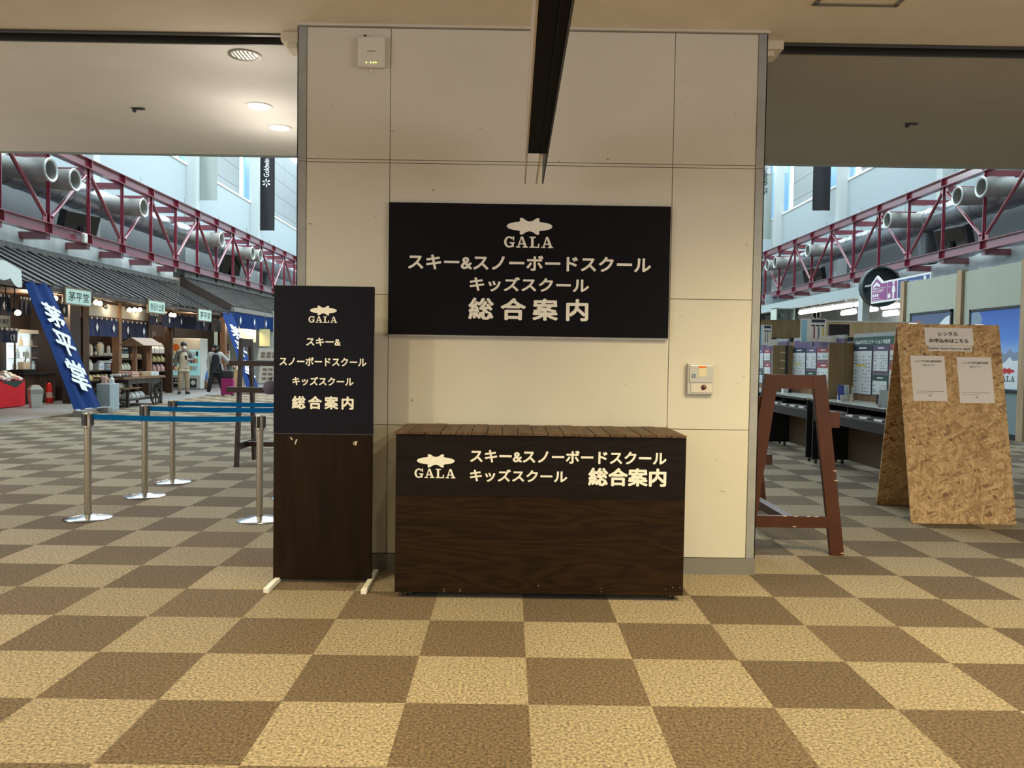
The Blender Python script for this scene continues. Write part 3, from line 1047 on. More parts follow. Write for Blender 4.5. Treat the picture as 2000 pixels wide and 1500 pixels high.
# slant of the top edge as it stands: the top is shifted towards the camera's left
tl = atp(1752, 632, bl, nv)
wv2 = (tl - bl)
height = wv2.length
wv2.normalize()
t = thing('sandwich_board', 'pressed strand board A-board with rental notices taped on', 'sign', (bl + br) / 2 + fwd * 0.45)
o_ = t.location
fr = [bl, br, br + wv2 * height, bl + wv2 * height]
MB(o_).poly(fr, nv, 0.012).build('front_board', OSB, t)
back0 = atz(1711, 985, 0)
top_l = bl + wv2 * height - nv * 0.014
bk = [back0, back0 + u * W_, top_l + u * W_, top_l]
nb = (bk[1] - bk[0]).cross(bk[3] - bk[0]).normalized()
if nb.y < 0:
    nb = -nb
MB(o_).poly(bk, nb, 0.012).build('back_board', OSB, t)
for q in (0.15, 0.8):
    c = top_l + u * (q * W_)
    MB(o_).bar(c - u * 0.04 + ZZ * 0.004 - nv * 0.0, c + u * 0.04 + ZZ * 0.004, 0.05, 0.003).build('hinge', STEEL, t)


def sheet(name, px, lift, lab):
    w = Writing(bl, u, wv2, nv, o_)
    a0, a1, b0, b1 = w.px(*px)
    m = MB(o_)

    def fn(i, j):
        x, z = a0 + (a1 - a0) * i, b0 + (b1 - b0) * j
        return bl + u * x + wv2 * z + nv * (lift + 0.0016 + 0.0012 * math.sin(9 * j + 4 * i) * math.sin(PI * i))
    m.grid(fn, 8, 10)
    return note(m.build(name, PAPER, t, smooth=True, solid=0.0006), lab)


s = sheet('notice_sheet', (1814, 1908, 638, 673), 0, 'large rental heading sheet at the top')
w = Writing(bl + nv * 0.0035, u, wv2, nv, o_)
w.text('レンタル', *w.px(1841, 1879, 645.5, 654), bold=0.02)
w.text('お申込みはこちら', *w.px(1822.5, 1899, 659, 667.5), bold=0.025)
w.build('print', BLACK_INK, s)
s = sheet('notice_strip', (1820, 1905, 673.6, 684), 0.001, 'narrow strip with an english line')
w = Writing(bl + nv * 0.0045, u, wv2, nv, o_)
w.text('Rental check here to apply', *w.px(1822, 1903.5, 675.5, 682.5), bold=0.012)
w.build('print', mat('grey ink', (0.16, 0.15, 0.15), 0.7), s)
for (px, lab) in (((1787, 1853.5, 693.5, 782), 'left instruction sheet'), ((1877.5, 1945, 694.5, 784), 'right instruction sheet')):
    s = sheet('notice_sheet', px, 0, lab)
    w = Writing(bl + nv * 0.0035, u, wv2, nv, o_)
    c = (px[0] + px[1]) / 2
    w.text('レンタル申込書作成用', *w.px(c - 25, c + 25, px[2] + 8.5, px[2] + 13), bold=0.02)
    w.text('QRコード', *w.px(c - 11, c + 11, px[2] + 16.5, px[2] + 20.5), bold=0.01)
    w.rect(*w.px(c - 26, c + 28, px[2] + 69, px[2] + 69.6)).rect(*w.px(c - 26, c + 8, px[2] + 73, px[2] + 73.5))
    w.emblem(*w.px(c - 1, c + 5, px[2] + 77, px[2] + 79))
    w.build('print', mat('grey ink', (0.16, 0.15, 0.15), 0.7), s)
# ================================================================== SETTING: the tall hall behind
HLX, HRX = -15.5, 17.3
struct(MB().box(HLX - 0.2, HLX, 8.6, 61, 0, 4.3).build('wall_hall_left', HALL_GREY))
struct(MB().box(HLX - 0.2, HLX, 8.6, 61, 4.3, 7.35).build('wall_hall_left', HALL_DARK))
struct(MB().box(HLX - 0.3, HLX + 0.06, 8.6, 61, 7.35, 10.25).build('wall_hall_left', HALL_WHITE))
struct(MB().box(HLX - 0.35, HLX + 0.10, 8.6, 61, 10.25, 10.36).build('trim_9', WHITE_PAINT))
struct(MB().box(HRX, HRX + 0.2, 8.6, 61, 0, 5.2).build('wall_hall_right', HALL_GREY))
struct(MB().box(HRX, HRX + 0.2, 8.6, 61, 5.2, 7.8).build('wall_hall_right', HALL_DARK))
struct(MB().box(HRX - 0.06, HRX + 0.3, 8.6, 61, 7.8, 10.65).build('wall_hall_right', HALL_WHITE))
struct(MB().box(HRX - 0.10, HRX + 0.35, 8.6, 61, 10.65, 10.76).build('trim_10', WHITE_PAINT))
struct(MB().box(HLX - 1.5, HRX + 1.5, 61, 61.2, 0, 16).build('wall_hall_far', HALL_WHITE))
# upper storey: grey cladding boards with a window bay beside each column
PANE = mat('sky blue glass', (0.10, 0.22, 0.42), 0.3, emit=(0.16, 0.36, 0.80), estr=0.55)
wn = 0
for side, xw, colpx in ((-1, HLX, (181, 380, 500)), (1, HRX, (1843, 1643, 1513))):
    inx = -side
    cx = xw + inx * 0.35
    cl = sorted(atx(px, 330, cx).y for px in colpx)
    pitch = cl[1] - cl[0]
    ys = [cl[0] - pitch, cl[0], cl[1], cl[1] + pitch, cl[1] + 2 * pitch, cl[1] + 3 * pitch]
    up = MB()
    zb = 10.0 if side < 0 else 10.4
    for a, b in zip(ys, ys[1:]):
        if a + pitch * 0.45 > 60.5:
            for k in range(5):
                up.box(xw + side * 0.55, xw + side * 0.75, min(a - 0.28, 60.8), 60.98, zb + k * 1.1 + 0.012, zb + k * 1.1 + 1.09)
            continue
        for k in range(5):
            z0 = zb + k * 1.1
            up.box(xw + side * 0.55, xw + side * 0.75, a + pitch * 0.40, max(min(b - 0.3, 60.9), a + pitch * 0.40 + 0.1), z0 + 0.012, z0 + 1.09)
        wn += 1
        f = struct(MB().box(xw + side * 0.50, xw + side * 0.60, a + 0.45, a + pitch * 0.40, zb, zb + 6).build('window_%d' % wn, PANE))
        struct(MB().box(xw + side * 0.42, xw + side * 0.62, a + pitch * 0.40 - 0.06, a + pitch * 0.40 + 0.06, zb, zb + 6).build('window_frame', HALL_GREY, f))
    struct(up.build('wall_hall_upper_%s' % ('left' if side < 0 else 'right'), HALL_GREY))
    for k, y in enumerate(ys[1:4]):
        c = MB().box(xw, xw + inx * 0.5, y - 0.22, y + 0.22, 4.0, 16)
        struct(c.build('trim_%d' % (20 + k + (5 if side > 0 else 0)), COLUMN_MAT))
        struct(MB().box(xw + inx * 0.06, xw + inx * 0.12, y + 0.25, y + 0.75, 7.3, 16).build('trim_%d' % (30 + k + (5 if side > 0 else 0)), HALL_GREY))
# unseen roof slabs, added to dim daylight on the right and near floor
struct(MB().box(4.0, 11.5, 18.0, 61.2, 15.0, 15.2).build('ceiling', HALL_WHITE))
struct(MB().box(-16, 18, 8.6, 18.0, 15.0, 15.2).build('ceiling', HALL_WHITE))


# ================================================================== crimson lattice girders
def girder(label, xt, z0, z1, inx, y0, pitch, n, first_up):
    """H-section chords along the hall, upright at every node, slanting rods between, cross members to the wall."""
    t = thing('lattice_girder', label, 'girder', (xt, y0, z0))
    o = t.location
    ya, yb = y0 - 0.4 * pitch, y0 + (n - 0.6) * pitch
    for nm, z in (('bottom_chord', z0), ('top_chord', z1 - 0.30)):
        m = MB(o)
        m.box(xt - 0.13, xt + 0.13, ya, yb, z, z + 0.022).box(xt - 0.13, xt + 0.13, ya, yb, z + 0.278, z + 0.30).box(xt - 0.02, xt + 0.02, ya, yb, z + 0.022, z + 0.278)
        m.build(nm, RED_STEEL, t)
    for i in range(n):
        y = y0 + i * pitch
        MB(o).box(xt - 0.055, xt + 0.055, y - 0.012, y + 0.012, z0 + 0.3, z1 - 0.3).box(xt - 0.012, xt + 0.012, y - 0.05, y + 0.05, z0 + 0.3, z1 - 0.3).box(xt - 0.125, xt + 0.125, y - 0.012, y + 0.012, z0 + 0.022, z0 + 0.278).box(xt - 0.125, xt + 0.125, y - 0.012, y + 0.012, z1 - 0.278, z1 - 0.022).build('upright', RED_STEEL, t)
        up = (i % 2 == 0) == first_up            # top node here
        zz = z1 - 0.42 if up else z0 + 0.42
        MB(o).box(xt - 0.012, xt + 0.012, y - 0.26, y + 0.26, zz - 0.16, zz + 0.14).build('gusset', RED_STEEL, t)
        if i < n - 1:
            za, zb = (z1 - 0.5, z0 + 0.5) if up else (z0 + 0.5, z1 - 0.5)
            p, q = Vector((xt, y + 0.16, za)), Vector((xt, y + pitch - 0.16, zb))
            MB(o).tube(p, q, 0.055, n=10).build('diagonal_rod', RED_STEEL, t, smooth=True)
        for z in (z0 - 0.02, z1 - 0.34):
            MB(o).box(xt - inx * 0.0, xt - inx * 2.4, y - 0.09, y + 0.09, z - 0.12, z + 0.08).build('cross_member', RED_STEEL, t)
    return t


yl = [atx(px, 420, -12.7).y for px in (172.5, 294.7, 455)]
pl = (yl[2] - yl[0]) / 6.0
girder('crimson lattice girder above the shop roofs on the left', -12.7, 4.57, 7.12, 1, yl[0] - 3 * pl, pl, 18, False)
yr = [atx(px, 450, 14.8).y for px in (1842, 1669, 1554)]
pr = (yr[2] - yr[0]) / 6.0
girder('crimson lattice girder above the ticket desks on the right', 14.8, 4.95, 7.70, -1, yr[0] - 3 * pr, pr, 17, False)


# ================================================================== ventilation ducts
def duct(label, xm, xc, mouths, z, inx, ya, yb, drops):
    t = thing('air_duct', label, 'duct', (xc, ya, z))
    o = t.location
    prof = []
    L = yb - ya
    k = int(L / 0.75)
    for i in range(k + 1):
        h = L * i / k
        prof += [(0.445, h), (0.462, h + 0.012), (0.462, h + 0.05), (0.445, h + 0.062)]
    MB(o).lathe(prof, (xc, ya, z), 24, (0, 1, 0)).build('main_pipe', GALV, t, smooth=True)
    for (px, py) in mouths:
        p = atx(px, py, xm)
        m = MB(o).tube((xc + inx * 0.3, p.y, p.z + (z - p.z) * 0.5), (xm - inx * 0.38, p.y, p.z), 0.285, n=24, caps=False).tube((xm - inx * 0.38, p.y, p.z), (xm - inx * 0.02, p.y, p.z), 0.295, n=24, caps=False)
        m.tube((xm - inx * 0.9, p.y, p.z), (xm - inx * 0.02, p.y, p.z), 0.25, n=24, caps=False)
        nz = m.build('outlet', GALV_DULL, t, smooth=True)
        MB(o).lathe(((0.25, -0.03), (0.25, 0.01), (0.30, 0.03), (0.325, 0.0), (0.30, -0.03)), (xm - inx * 0.02, p.y, p.z), 28, (inx, 0, 0)).build('rim', mat('pale duct rim', (0.60, 0.62, 0.60), 0.35, 0.3), nz, smooth=True)
    for y in drops:
        MB(o).tube((xc - inx * 0.2, y, z - 0.3), (xc - inx * 0.2, y, 3.2), 0.36, n=20).build('down_pipe', mat('dark duct', (0.12, 0.125, 0.13), 0.4, 0.6), t, smooth=True)
    for i in range(int(L / 4)):
        y = ya + 2 + 4 * i
        MB(o).box(xc - 0.012, xc + 0.012, y - 0.012, y + 0.012, z + 0.42, z + 1.6).build('hanger', STEEL, t)
    return t


duct('ribbed steel air duct with round outlets behind the left girder', -12.3, -14.0, ((-20, 283), (100.5, 332), (148, 351.3), (282, 405.7), (433.7, 468.5), (494.4, 494.6), (509.3, 499.3)), 6.4, 1, 12, 60, (46.0,))
duct('ribbed steel air duct with round outlets behind the right girder', 14.4, 16.0, ((1915.5, 365.5), (1868.6, 383), (1732.3, 430), (1577, 489.4), (1513.4, 512.5), (1498, 518)), 6.85, -1, 14, 60, (30.6,))

# monitors standing on the girders
for (px, py, xx, w_, h_, rz, lab) in ((161, 437, -13.15, 1.25, 0.62, 0.25, 'black monitor behind the left girder near the shop roof'), (454, 518, -13.15, 0.95, 1.0, -0.1, 'black monitor far along the left girder'),
                                      (1857, 466, 15.25, 1.35, 0.75, -0.3, 'black monitor behind the right girder above the grey green panels'), (1587, 541, 15.25, 1.2, 0.85, -0.1, 'black monitor far along the right girder')):
    p = atx(px, py, xx)
    t = thing('hall_monitor', lab, 'monitor', (p.x, p.y, p.z - h_ / 2 - 0.1), rz + (0 if xx < 0 else 0))
    s = -1 if xx > 0 else 1
    case = MB()
    n = Vector((s * 0.80, -0.52, -0.30)).normalized()
    u_ = ZZ.cross(n).normalized()
    v_ = n.cross(u_)
    c = Vector((0, 0, h_ / 2 + 0.1))
    case.slab(c - u_ * (w_ / 2) - v_ * (h_ / 2), u_, v_, n, w_, h_, 0.30)
    case.build('case', BLACK_PLASTIC, t, bevel=0.02)
    note(MB().slab(c - u_ * (w_ / 2 - .06) - v_ * (h_ / 2 - .06) + n * 0.004, u_, v_, n, w_ - .12, h_ - .12, 0.003).build('screen', mat('dark screen glass', (0.006, 0.006, 0.008), 0.2), t), 'dark screen')
    MB().box(-0.06, 0.06, -0.06, 0.06, 0, h_ / 2).build('stand', BLACK_PLASTIC, t)

# rumpled sheeting below the girders
for (xx, ya, yb, za, zb, lab) in ((-13.4, 9, 58, 3.4, 4.72, 'rumpled white sheeting hanging behind the shop roofs'), (15.6, 9, 58, 4.32, 5.05, 'rumpled white sheeting hanging below the right girder')):
    nu = 170

    def fn(i, j):
        y = ya + (yb - ya) * i
        return (xx + 0.06 * math.sin(y * 2.1 + 2.2 * j) + 0.035 * math.sin(y * 5.3 - 3 * j) + 0.02 * math.sin(y * 11 + 5 * j), y, za + (zb - za) * j + 0.04 * math.sin(y * 1.3) * j)
    single(MB().grid(fn, nu * 2, 6), 'cover_sheet', SHEET, lab, 'sheeting', smooth=True, solid=0.004)


# ================================================================== hanging banners
def banner(label, px0, px1, pyb, xc, m, word, ink):
    c = (px0 + px1) / 2
    y = atx(c, pyb, xc).y
    a, b = aty(px0, pyb, y), aty(px1, pyb, y)
    zb = min(a.z, b.z)
    zt = 13.5
    t = thing('hanging_banner', label, 'banner', ((a.x + b.x) / 2, y, zb))
    o = t.location

    def fn(i, j):
        x = a.x + (b.x - a.x) * i
        return (x, y + 0.03 * math.sin(7 * i + 2.5 * j) * (1 - 0.3 * j), zb + (zt - zb) * j)
    MB(o).grid(fn, 14, 16).build('cloth', m, t, smooth=True, solid=0.006)
    MB(o).tube((HLX - 0.6 if xc < 0 else a.x - 0.05, y, zt), (b.x + 0.05 if xc < 0 else HRX + 0.6, y, zt), 0.03, n=10).build('pole', STEEL, t)
    if word:
        h = b.x - a.x
        top = word
        # text reads upwards along the cloth
        ly = y - 0.055
        w = Writing(((a.x + b.x) / 2, ly, top[1]), ZZ, -XX, FRONT, o)
        L_ = top[2]
        w.text('Goldwin', 0, L_, -h * 0.16, h * 0.20, bold=0.015)
        for k in range(6):
            an = PI / 3 * k
            ca, sa = math.cos(an), math.sin(an)
            w.put([(-0.34 + ca * .05 - sa * .0, 0.02 + sa * .05), (-0.34 + ca * .17 - sa * .07, 0.02 + sa * .17 + ca * .07), (-0.34 + ca * .27, 0.02 + sa * .27), (-0.34 + ca * .17 + sa * .03, 0.02 + sa * .17 - ca * .03)], [(0, 1, 2, 3)])
        w.build('lettering', ink, t)
    return t


ban = mat('grey white banner cloth', (0.34, 0.38, 0.355), 0.7)
bk = mat('black banner cloth', (0.012, 0.012, 0.014), 0.8)
banner('plain grey white banner on the left hall wall', 388, 424, 391, -14.7, ban, None, None)
yb_ = atx(522, 450, -14.7).y
zg0, zg1 = aty(522, 347, yb_).z, aty(522, 311, yb_).z
banner('black banner with white lettering on the left hall wall', 506, 536, 450, -14.7, bk, ('G', zg0, zg1 - zg0), CLOTH_WHITE)
banner('plain black banner on the right hall wall', 1586.5, 1621, 411, 16.4, bk, None, None)
yb_ = atx(1490, 470, 16.4).y
zg0, zg1 = aty(1492, 362, yb_).z, aty(1492, 326, yb_).z
banner('white banner with black lettering beside the pier on the right', 1474, 1506, 467, 16.4, ban, ('G', zg0, zg1 - zg0), BLACK_INK)

# small white box on the left lower chord
p = atx(165, 466, -12.5)
t = thing('emergency_light', 'small white box light fixed to the left lower chord', 'light', (p.x, p.y, p.z - 0.14))
MB(p - ZZ * 0.14).box(p.x - 0.06, p.x + 0.06, p.y - 0.09, p.y + 0.09, p.z - 0.13, p.z + 0.15).build('case', WHITE_PLASTIC, t, bevel=0.03)
MB(p - ZZ * 0.14).box(p.x - 0.08, p.x - 0.06, p.y - 0.05, p.y + 0.05, p.z - 0.05, p.z + 0.05).build('bracket', STEEL, t)
# ================================================================== LEFT: the row of old-style shops
XE, XP = -10.8, -11.45
fascia_m = mat('dark eave board', (0.060, 0.038, 0.030), 0.6, var=0.1)


def rect_x(px0, px1, py0, py1, x):
    """y and z limits of a box seen in the photograph on a plane x = const (faces the hall)."""
    l, r = atx(px0, (py0 + py1) / 2, x), atx(px1, (py0 + py1) / 2, x)
    t, b = atx((px0 + px1) / 2, py0, x), atx((px0 + px1) / 2, py1, x)
    return l.y, r.y, b.z, t.z


# ---- shop one: roof, posts, beams, inner walls
ye0, ye1 = 11.5, atx(453, 606, XE).y
ez, rz_ = atx(230, 577, XE).z, atx(250, 533, -13.0).z
t = thing('shop_building', 'timber shop front with long grey tiled eave on the left of the hall', 'shop', (XP, 22, 0))
o = t.location
sl = Vector((-13.0 - XE, 0, rz_ - ez))
SLn = sl.length
sl.normalize()
nrm = YY.cross(sl)
if nrm.z < 0:
    nrm = -nrm
tiles = MB(o)
step = 0.48
k = 0
y = ye0
while y < ye1 - 0.05:
    a = Vector((XE, y, ez))
    e = min(y + step, ye1)
    lift = nrm * 0.055
    p = [a + lift, Vector((XE, e, ez)), Vector((XE, e, ez)) + sl * SLn, a + sl * SLn + lift]
    tiles.poly(p, nrm, 0.05)
    y += step
    k += 1
tiles.build('roof_tiles', SLATE, t)
MB(o).box(-13.2, -12.85, ye0, ye1, rz_ - 0.05, rz_ + 0.10).build('ridge_cap', SLATE, t)
MB(o).box(XE - 0.06, XE + 0.0, ye0, ye1, ez - 0.15, ez - 0.05).build('eave_board', fascia_m, t)
MB(o).box(XE - 0.20, XE - 0.12, ye0, ye1, ez - 0.17, ez - 0.09).build('gutter_beam', SHOP_WOOD, t)
MB(o).box(-13.0, XE - 0.1, ye0, ye1, ez - 0.10, ez - 0.06).build('eave_lining', SHOP_WOOD, t)
MB(o).box(-13.35, -13.25, ye0, ye1, 0, ez).build('back_wall', SHOP_DARK, t)
za = atx(200, 622, XP).z
zt_ = atx(200, 592, XP).z
for px, w_, m in ((143, 0.5, SHOP_DARK), (164, 0.30, SHOP_WOOD), (231.5, 0.16, WARM_WOOD), (288.5, 0.14, SHOP_WOOD), (333, 0.12, SHOP_WOOD)):
    y = atx(px, 650, XP).y
    MB(o).box(XP - 0.15, XP + 0.06, y - w_ / 2, y + w_ / 2, 0, ez - 0.1).build('post', m, t)
y1, y2 = atx(143, 650, XP).y, atx(333, 650, XP).y
MB(o).box(XP - 0.10, XP + 0.04, y1, y2, za - 0.02, za + 0.05).build('lintel', SHOP_WOOD, t)
MB(o).box(XP - 0.10, XP + 0.04, y1, y2, zt_ - 0.02, ez - 0.1).build('head_beam', SHOP_WOOD, t)
tp_m = mat('pale plaster panel', (0.50, 0.48, 0.43), 0.8)
for (a, b) in ((140.5, 158.5), (171, 230), (234.5, 286.5)):
    ya, yb, _, _ = rect_x(a, b, 595, 620, XP)
    MB(o).box(XP - 0.08, XP, ya, yb, za + 0.05, zt_ - 0.02).build('plaster_panel', tp_m, t)
y3 = atx(120, 700, XP).y
MB(o).box(-13.2, XP - 0.2, atx(164, 650, -11.75).y - 0.05, atx(164, 650, -11.75).y + 0.05, 0, ez - 0.1).build('partition', SHOP_DARK, t)
yb2 = atx(289, 650, -11.75).y
MB(o).box(-13.2, XP - 0.2, yb2, yb2 + 0.08, 0, ez - 0.1).build('partition', SHOP_DARK, t)

# ---- shop two, farther on, with a higher roof
ez2, rz2 = atx(490, 604, XE).z, atx(485, 571, -12.9).z
yb0, yb1 = ye1 + 0.15, 45.0
t = thing('shop_building', 'second shop with higher grey roof beyond the long eave', 'shop', (XP, 36, 0))
o = t.location
sl2 = Vector((-12.9 - XE, 0, rz2 - ez2))
L2 = sl2.length
sl2.normalize()
n2 = YY.cross(sl2)
if n2.z < 0:
    n2 = -n2
tiles = MB(o)
y = yb0
while y < yb1:
    a = Vector((XE, y, ez2))
    p = [a + n2 * 0.05, Vector((XE, y + 0.5, ez2)), Vector((XE, y + 0.5, ez2)) + sl2 * L2, a + sl2 * L2 + n2 * 0.05]
    tiles.poly(p, n2, 0.05)
    y += 0.5
tiles.build('roof_tiles', SLATE, t)
MB(o).box(-13.15, -12.7, yb0, yb1, rz2 - 0.05, rz2 + 0.30).build('ridge_cap', SLATE, t)
MB(o).poly([(XE, yb0 + 0.02, ez2 - 0.02), (-12.9, yb0 + 0.02, rz2 - 0.02), (-12.9, yb0 + 0.02, ez2 - 0.3), (XE, yb0 + 0.02, ez2 - 0.3)], -YY, 0.05).build('gable_board', fascia_m, t)
zf = atx(490, 617, XE).z
MB(o).box(XE - 0.08, XE, yb0, yb1, zf - 0.02, ez2 - 0.03).build('fascia_board', mat('grey fascia board', (0.22, 0.21, 0.20), 0.7), t)
y = atx(436, 690, XP).y
MB(o).box(XP - 0.1, XP + 0.1, y - 0.09, y + 0.16, 0, ez2 - 0.1).build('post', WARM_WOOD, t)
MB(o).box(-13.4, -8.3, 36.0, 36.15, 0, 3.3).build('end_wall', mat('grey white inner wall', (0.42, 0.43, 0.40), 0.7), t)
MB(o).box(-13.2, -13.1, yb0, 36, 0, 3.3).build('back_wall', SHOP_DARK, t)

# ---- shop sign boards under the eave
pale_sign = mat('pale green sign board', (0.55, 0.72, 0.62), 0.5)
teal_ink = mat('dark teal brush ink', (0.012, 0.035, 0.04), 0.6)
frame_m = mat('thin wooden frame', (0.22, 0.17, 0.12), 0.6)
for (px0, px1, py0, py1, s, lab) in ((127.5, 179, 564, 597, '茅平堂', 'pale shop sign board nearest the tall leaning banner'), (290, 323, 587, 613, '魚沼の土産', 'pale shop sign board in the middle of the long eave'),
                                     (387.5, 413.5, 604, 628, '茅平堂', 'pale shop sign board at the far end of the long eave')):
    x = XE + 0.06
    ya, yb, z0, z1 = rect_x(px0, px1, py0, py1, x)
    t = thing('shop_sign_board', lab, 'sign', (x, (ya + yb) / 2, z0), group=None)
    MB(t.location).box(x - 0.06, x - 0.005, ya, yb, z0, z1).build('frame', frame_m, t)
    MB(t.location).box(x - 0.03, x, ya + 0.04, yb - 0.04, z0 + 0.035, z1 - 0.035).build('board', pale_sign, t)
    w = Writing((x, ya, z0), YY, ZZ, XX, t.location)
    W_, H_ = yb - ya, z1 - z0
    n = len(s)
    w.text(s, 0.12 * W_, 0.9 * W_, 0.22 * H_, 0.78 * H_, bold=0.012)
    w.build('lettering', teal_ink, t)

# wooden sign with black writing far left
x = -11.0
ya, yb, z0, z1 = rect_x(-16, 20.5, 616, 639, x)
t = thing('shop_sign_board', 'tan wooden sweets sign board at the far left edge', 'sign', (x, (ya + yb) / 2, z0))
MB(t.location).box(x - 0.05, x, ya, yb, z0, z1).build('board', mat('tan board', (0.42, 0.33, 0.22), 0.6), t)
w = Writing((x, ya, z0), YY, ZZ, XX, t.location)
w.text('の菓子', 0.40 * (yb - ya), 0.92 * (yb - ya), 0.3 * (z1 - z0), 0.72 * (z1 - z0), bold=0.03)
w.build('lettering', BLACK_INK, t)
for q in (0.2, 0.8):
    MB(t.location).box(x - 0.03, x - 0.02, ya + (yb - ya) * q - 0.01, ya + (yb - ya) * q + 0.01, z1, ez - 0.05).build('hanger', BLACK_PLASTIC, t)


# ---- split curtains
def noren(label, px0, px1, py0, py1, x, m, diamonds, slits=2, strips=True):
    ya, yb, z0, z1 = rect_x(px0, px1, py0, py1, x)
    t = thing('split_curtain', label, 'curtain', (x, (ya + yb) / 2, z0), group=None)
    o = t.location
    n = slits + 1
    W_ = (yb - ya) / n
    for k in range(n):
        a, b = ya + k * W_ + 0.008, ya + (k + 1) * W_ - 0.008

        def fn(i, j):
            y = a + (b - a) * i
            return (x + 0.02 * math.sin(6 * i + k * 2.0) * (1 - j), y, z0 + (z1 - z0) * j)
        MB(o).grid(fn, 8, 6).build('cloth_panel', m, t, smooth=True, solid=0.004)
    MB(o).tube((x, ya - 0.05, z1 + 0.02), (x, yb + 0.05, z1 + 0.02), 0.016, n=8).build('rod', SHOP_WOOD, t)
    if strips:
        for k in range(2 * n):
            y = ya + (yb - ya) * (k + 0.5) / (2 * n)
            MB(o).box(x + 0.018, x + 0.022, y - 0.03, y + 0.03, z1 - 0.01, z1 + 0.05).build('loop', CLOTH_WHITE, t)
    for d in diamonds:
        w = Writing((x + 0.024, ya, z0), YY, ZZ, XX, o)
        c, H_ = (yb - ya) * d, (z1 - z0)
        h = 0.27 * H_
        wd = min(h * 0.62, 0.20)
        w.put([(c - wd, 0.52 * H_), (c, 0.52 * H_ - h), (c + wd, 0.52 * H_), (c, 0.52 * H_ + h)], [(0, 1, 2, 3)])
        w.build('diamond', CLOTH_WHITE, t)
    return t


noren('indigo split curtain with two diamonds over the first shelf bay', 173, 230.5, 624, 657, XP + 0.03, mat('mid indigo cloth', (0.012, 0.025, 0.095), 0.8), (0.25, 0.82))
noren('indigo split curtain with two diamonds over the cart', 235, 287, 631, 662, XP + 0.03, NAVY_CLOTH, (0.25, 0.85))
noren('short indigo curtain with one diamond under the middle sign board', 291, 308, 616.5, 635, -11.3, NAVY_CLOTH, (0.8,), 1)
noren('long indigo curtain with diamonds over the drinks machines', 316, 432, 619, 643, -11.3, NAVY_CLOTH, (0.10, 0.28, 0.66), 4)
noren('small indigo curtain with a diamond at the far left edge', -12, 20, 579, 615, -11.2, NAVY_CLOTH, (0.58,), 1)
noren('small dark indigo curtain just left of the tall leaning banner', 37, 60, 584, 614, -11.7, NAVY_CLOTH, (), 1)
noren('small indigo curtain with a diamond under the nearest pale sign board', 114, 133, 593, 619, -11.3, NAVY_CLOTH, (0.5,), 0)
nl = noren('low indigo curtain with white writing at the lower left edge', -22, 35, 644, 669, -11.9, NAVY_CLOTH, (), 2)
ya, yb, z0, z1 = rect_x(-22, 35, 644, 669, -11.9)
w = Writing((-11.875, ya, z0), YY, ZZ, XX, nl.location)
w.text('くり', 0.70 * (yb - ya), 0.86 * (yb - ya), 0.1 * (z1 - z0), 0.7 * (z1 - z0), bold=0.03)
w.build('lettering', CLOTH_WHITE, nl)
noren('wide bright blue curtain with diamonds under the second roof', 447, 560, 617, 645, XE + 0.02, BLUE_CLOTH, (0.16, 0.38, 0.58, 0.76), 6, False)


# ---- tall leaning cloth banners roped between eave and floor weights
def leaning_banner(label, tl, tr, bl, br, s, blocks, lab2):
    p_tl, p_tr = atx(*tl, XE + 0.05), atx(*tr, XE + 0.05)
    g0, g1 = atz(*blocks[0], 0), atz(*blocks[1], 0)
    p_bl, p_br = atx(*bl, g0.x - 0.05), atx(*br, g1.x - 0.05)
    t = thing('leaning_banner', label, 'banner', (p_bl + p_br) / 2)
    o = t.location
    u = (p_br - p_bl).normalized()
    ctr0, ctr1 = (p_bl + p_br) / 2, (p_tl + p_tr) / 2
    wv = (ctr1 - ctr0).normalized()
    n = u.cross(wv).normalized()
    if n.x < 0:
        n = -n

    def fn(i, j):
        a, b = p_bl.lerp(p_br, i), p_tl.lerp(p_tr, i)
        fold = 0.035 * math.sin(5 + 13 * i) * (0.35 + 0.65 * abs(2 * j - 1))
        return a.lerp(b, j) + n * fold
    MB(o).grid(fn, 28, 20).build('cloth', BLUE_CLOTH, t, smooth=True, solid=0.005)
    H_ = (ctr1 - ctr0).length
    W_ = (p_br - p_bl).length
    uu = (u - wv * u.dot(wv)).normalized()
    w = Writing(ctr0 + n * 0.06, uu, wv, n, o)
    if s:
        k = len(s)
        for i, chh in enumerate(s):
            zc = H_ * (0.72 - 0.225 * i)
            w.text(chh, -0.30 * W_, 0.30 * W_, zc - 0.095 * H_, zc + 0.095 * H_, bold=0.03)
        w.rect(-0.10 * W_, 0.10 * W_, 0.13 * H_, 0.185 * H_)
        w.build('lettering', CLOTH_WHITE, t)
    MB(o).tube(p_tl - u * 0.05, p_tr + u * 0.05, 0.02, n=8).build('top_rod', SHOP_WOOD, t)
    MB(o).tube(p_bl - u * 0.04, p_br + u * 0.04, 0.018, n=8).build('bottom_rod', GREY_TRIM, t)
    for q, g in ((p_bl, g0), (p_br, g1)):
        MB(o).tube(q, Vector((g.x, g.y, 0.13)), 0.012, n=6).build('rope', CLOTH_WHITE, t)
    for g, l2 in zip((g0, g1), lab2):
        single(MB().box(g.x - 0.10, g.x + 0.10, g.y - 0.10, g.y + 0.10, 0, 0.13), 'banner_weight', mat('grey concrete block', (0.30, 0.28, 0.25), 0.85), l2, 'weight', bevel=0.01)
    return t


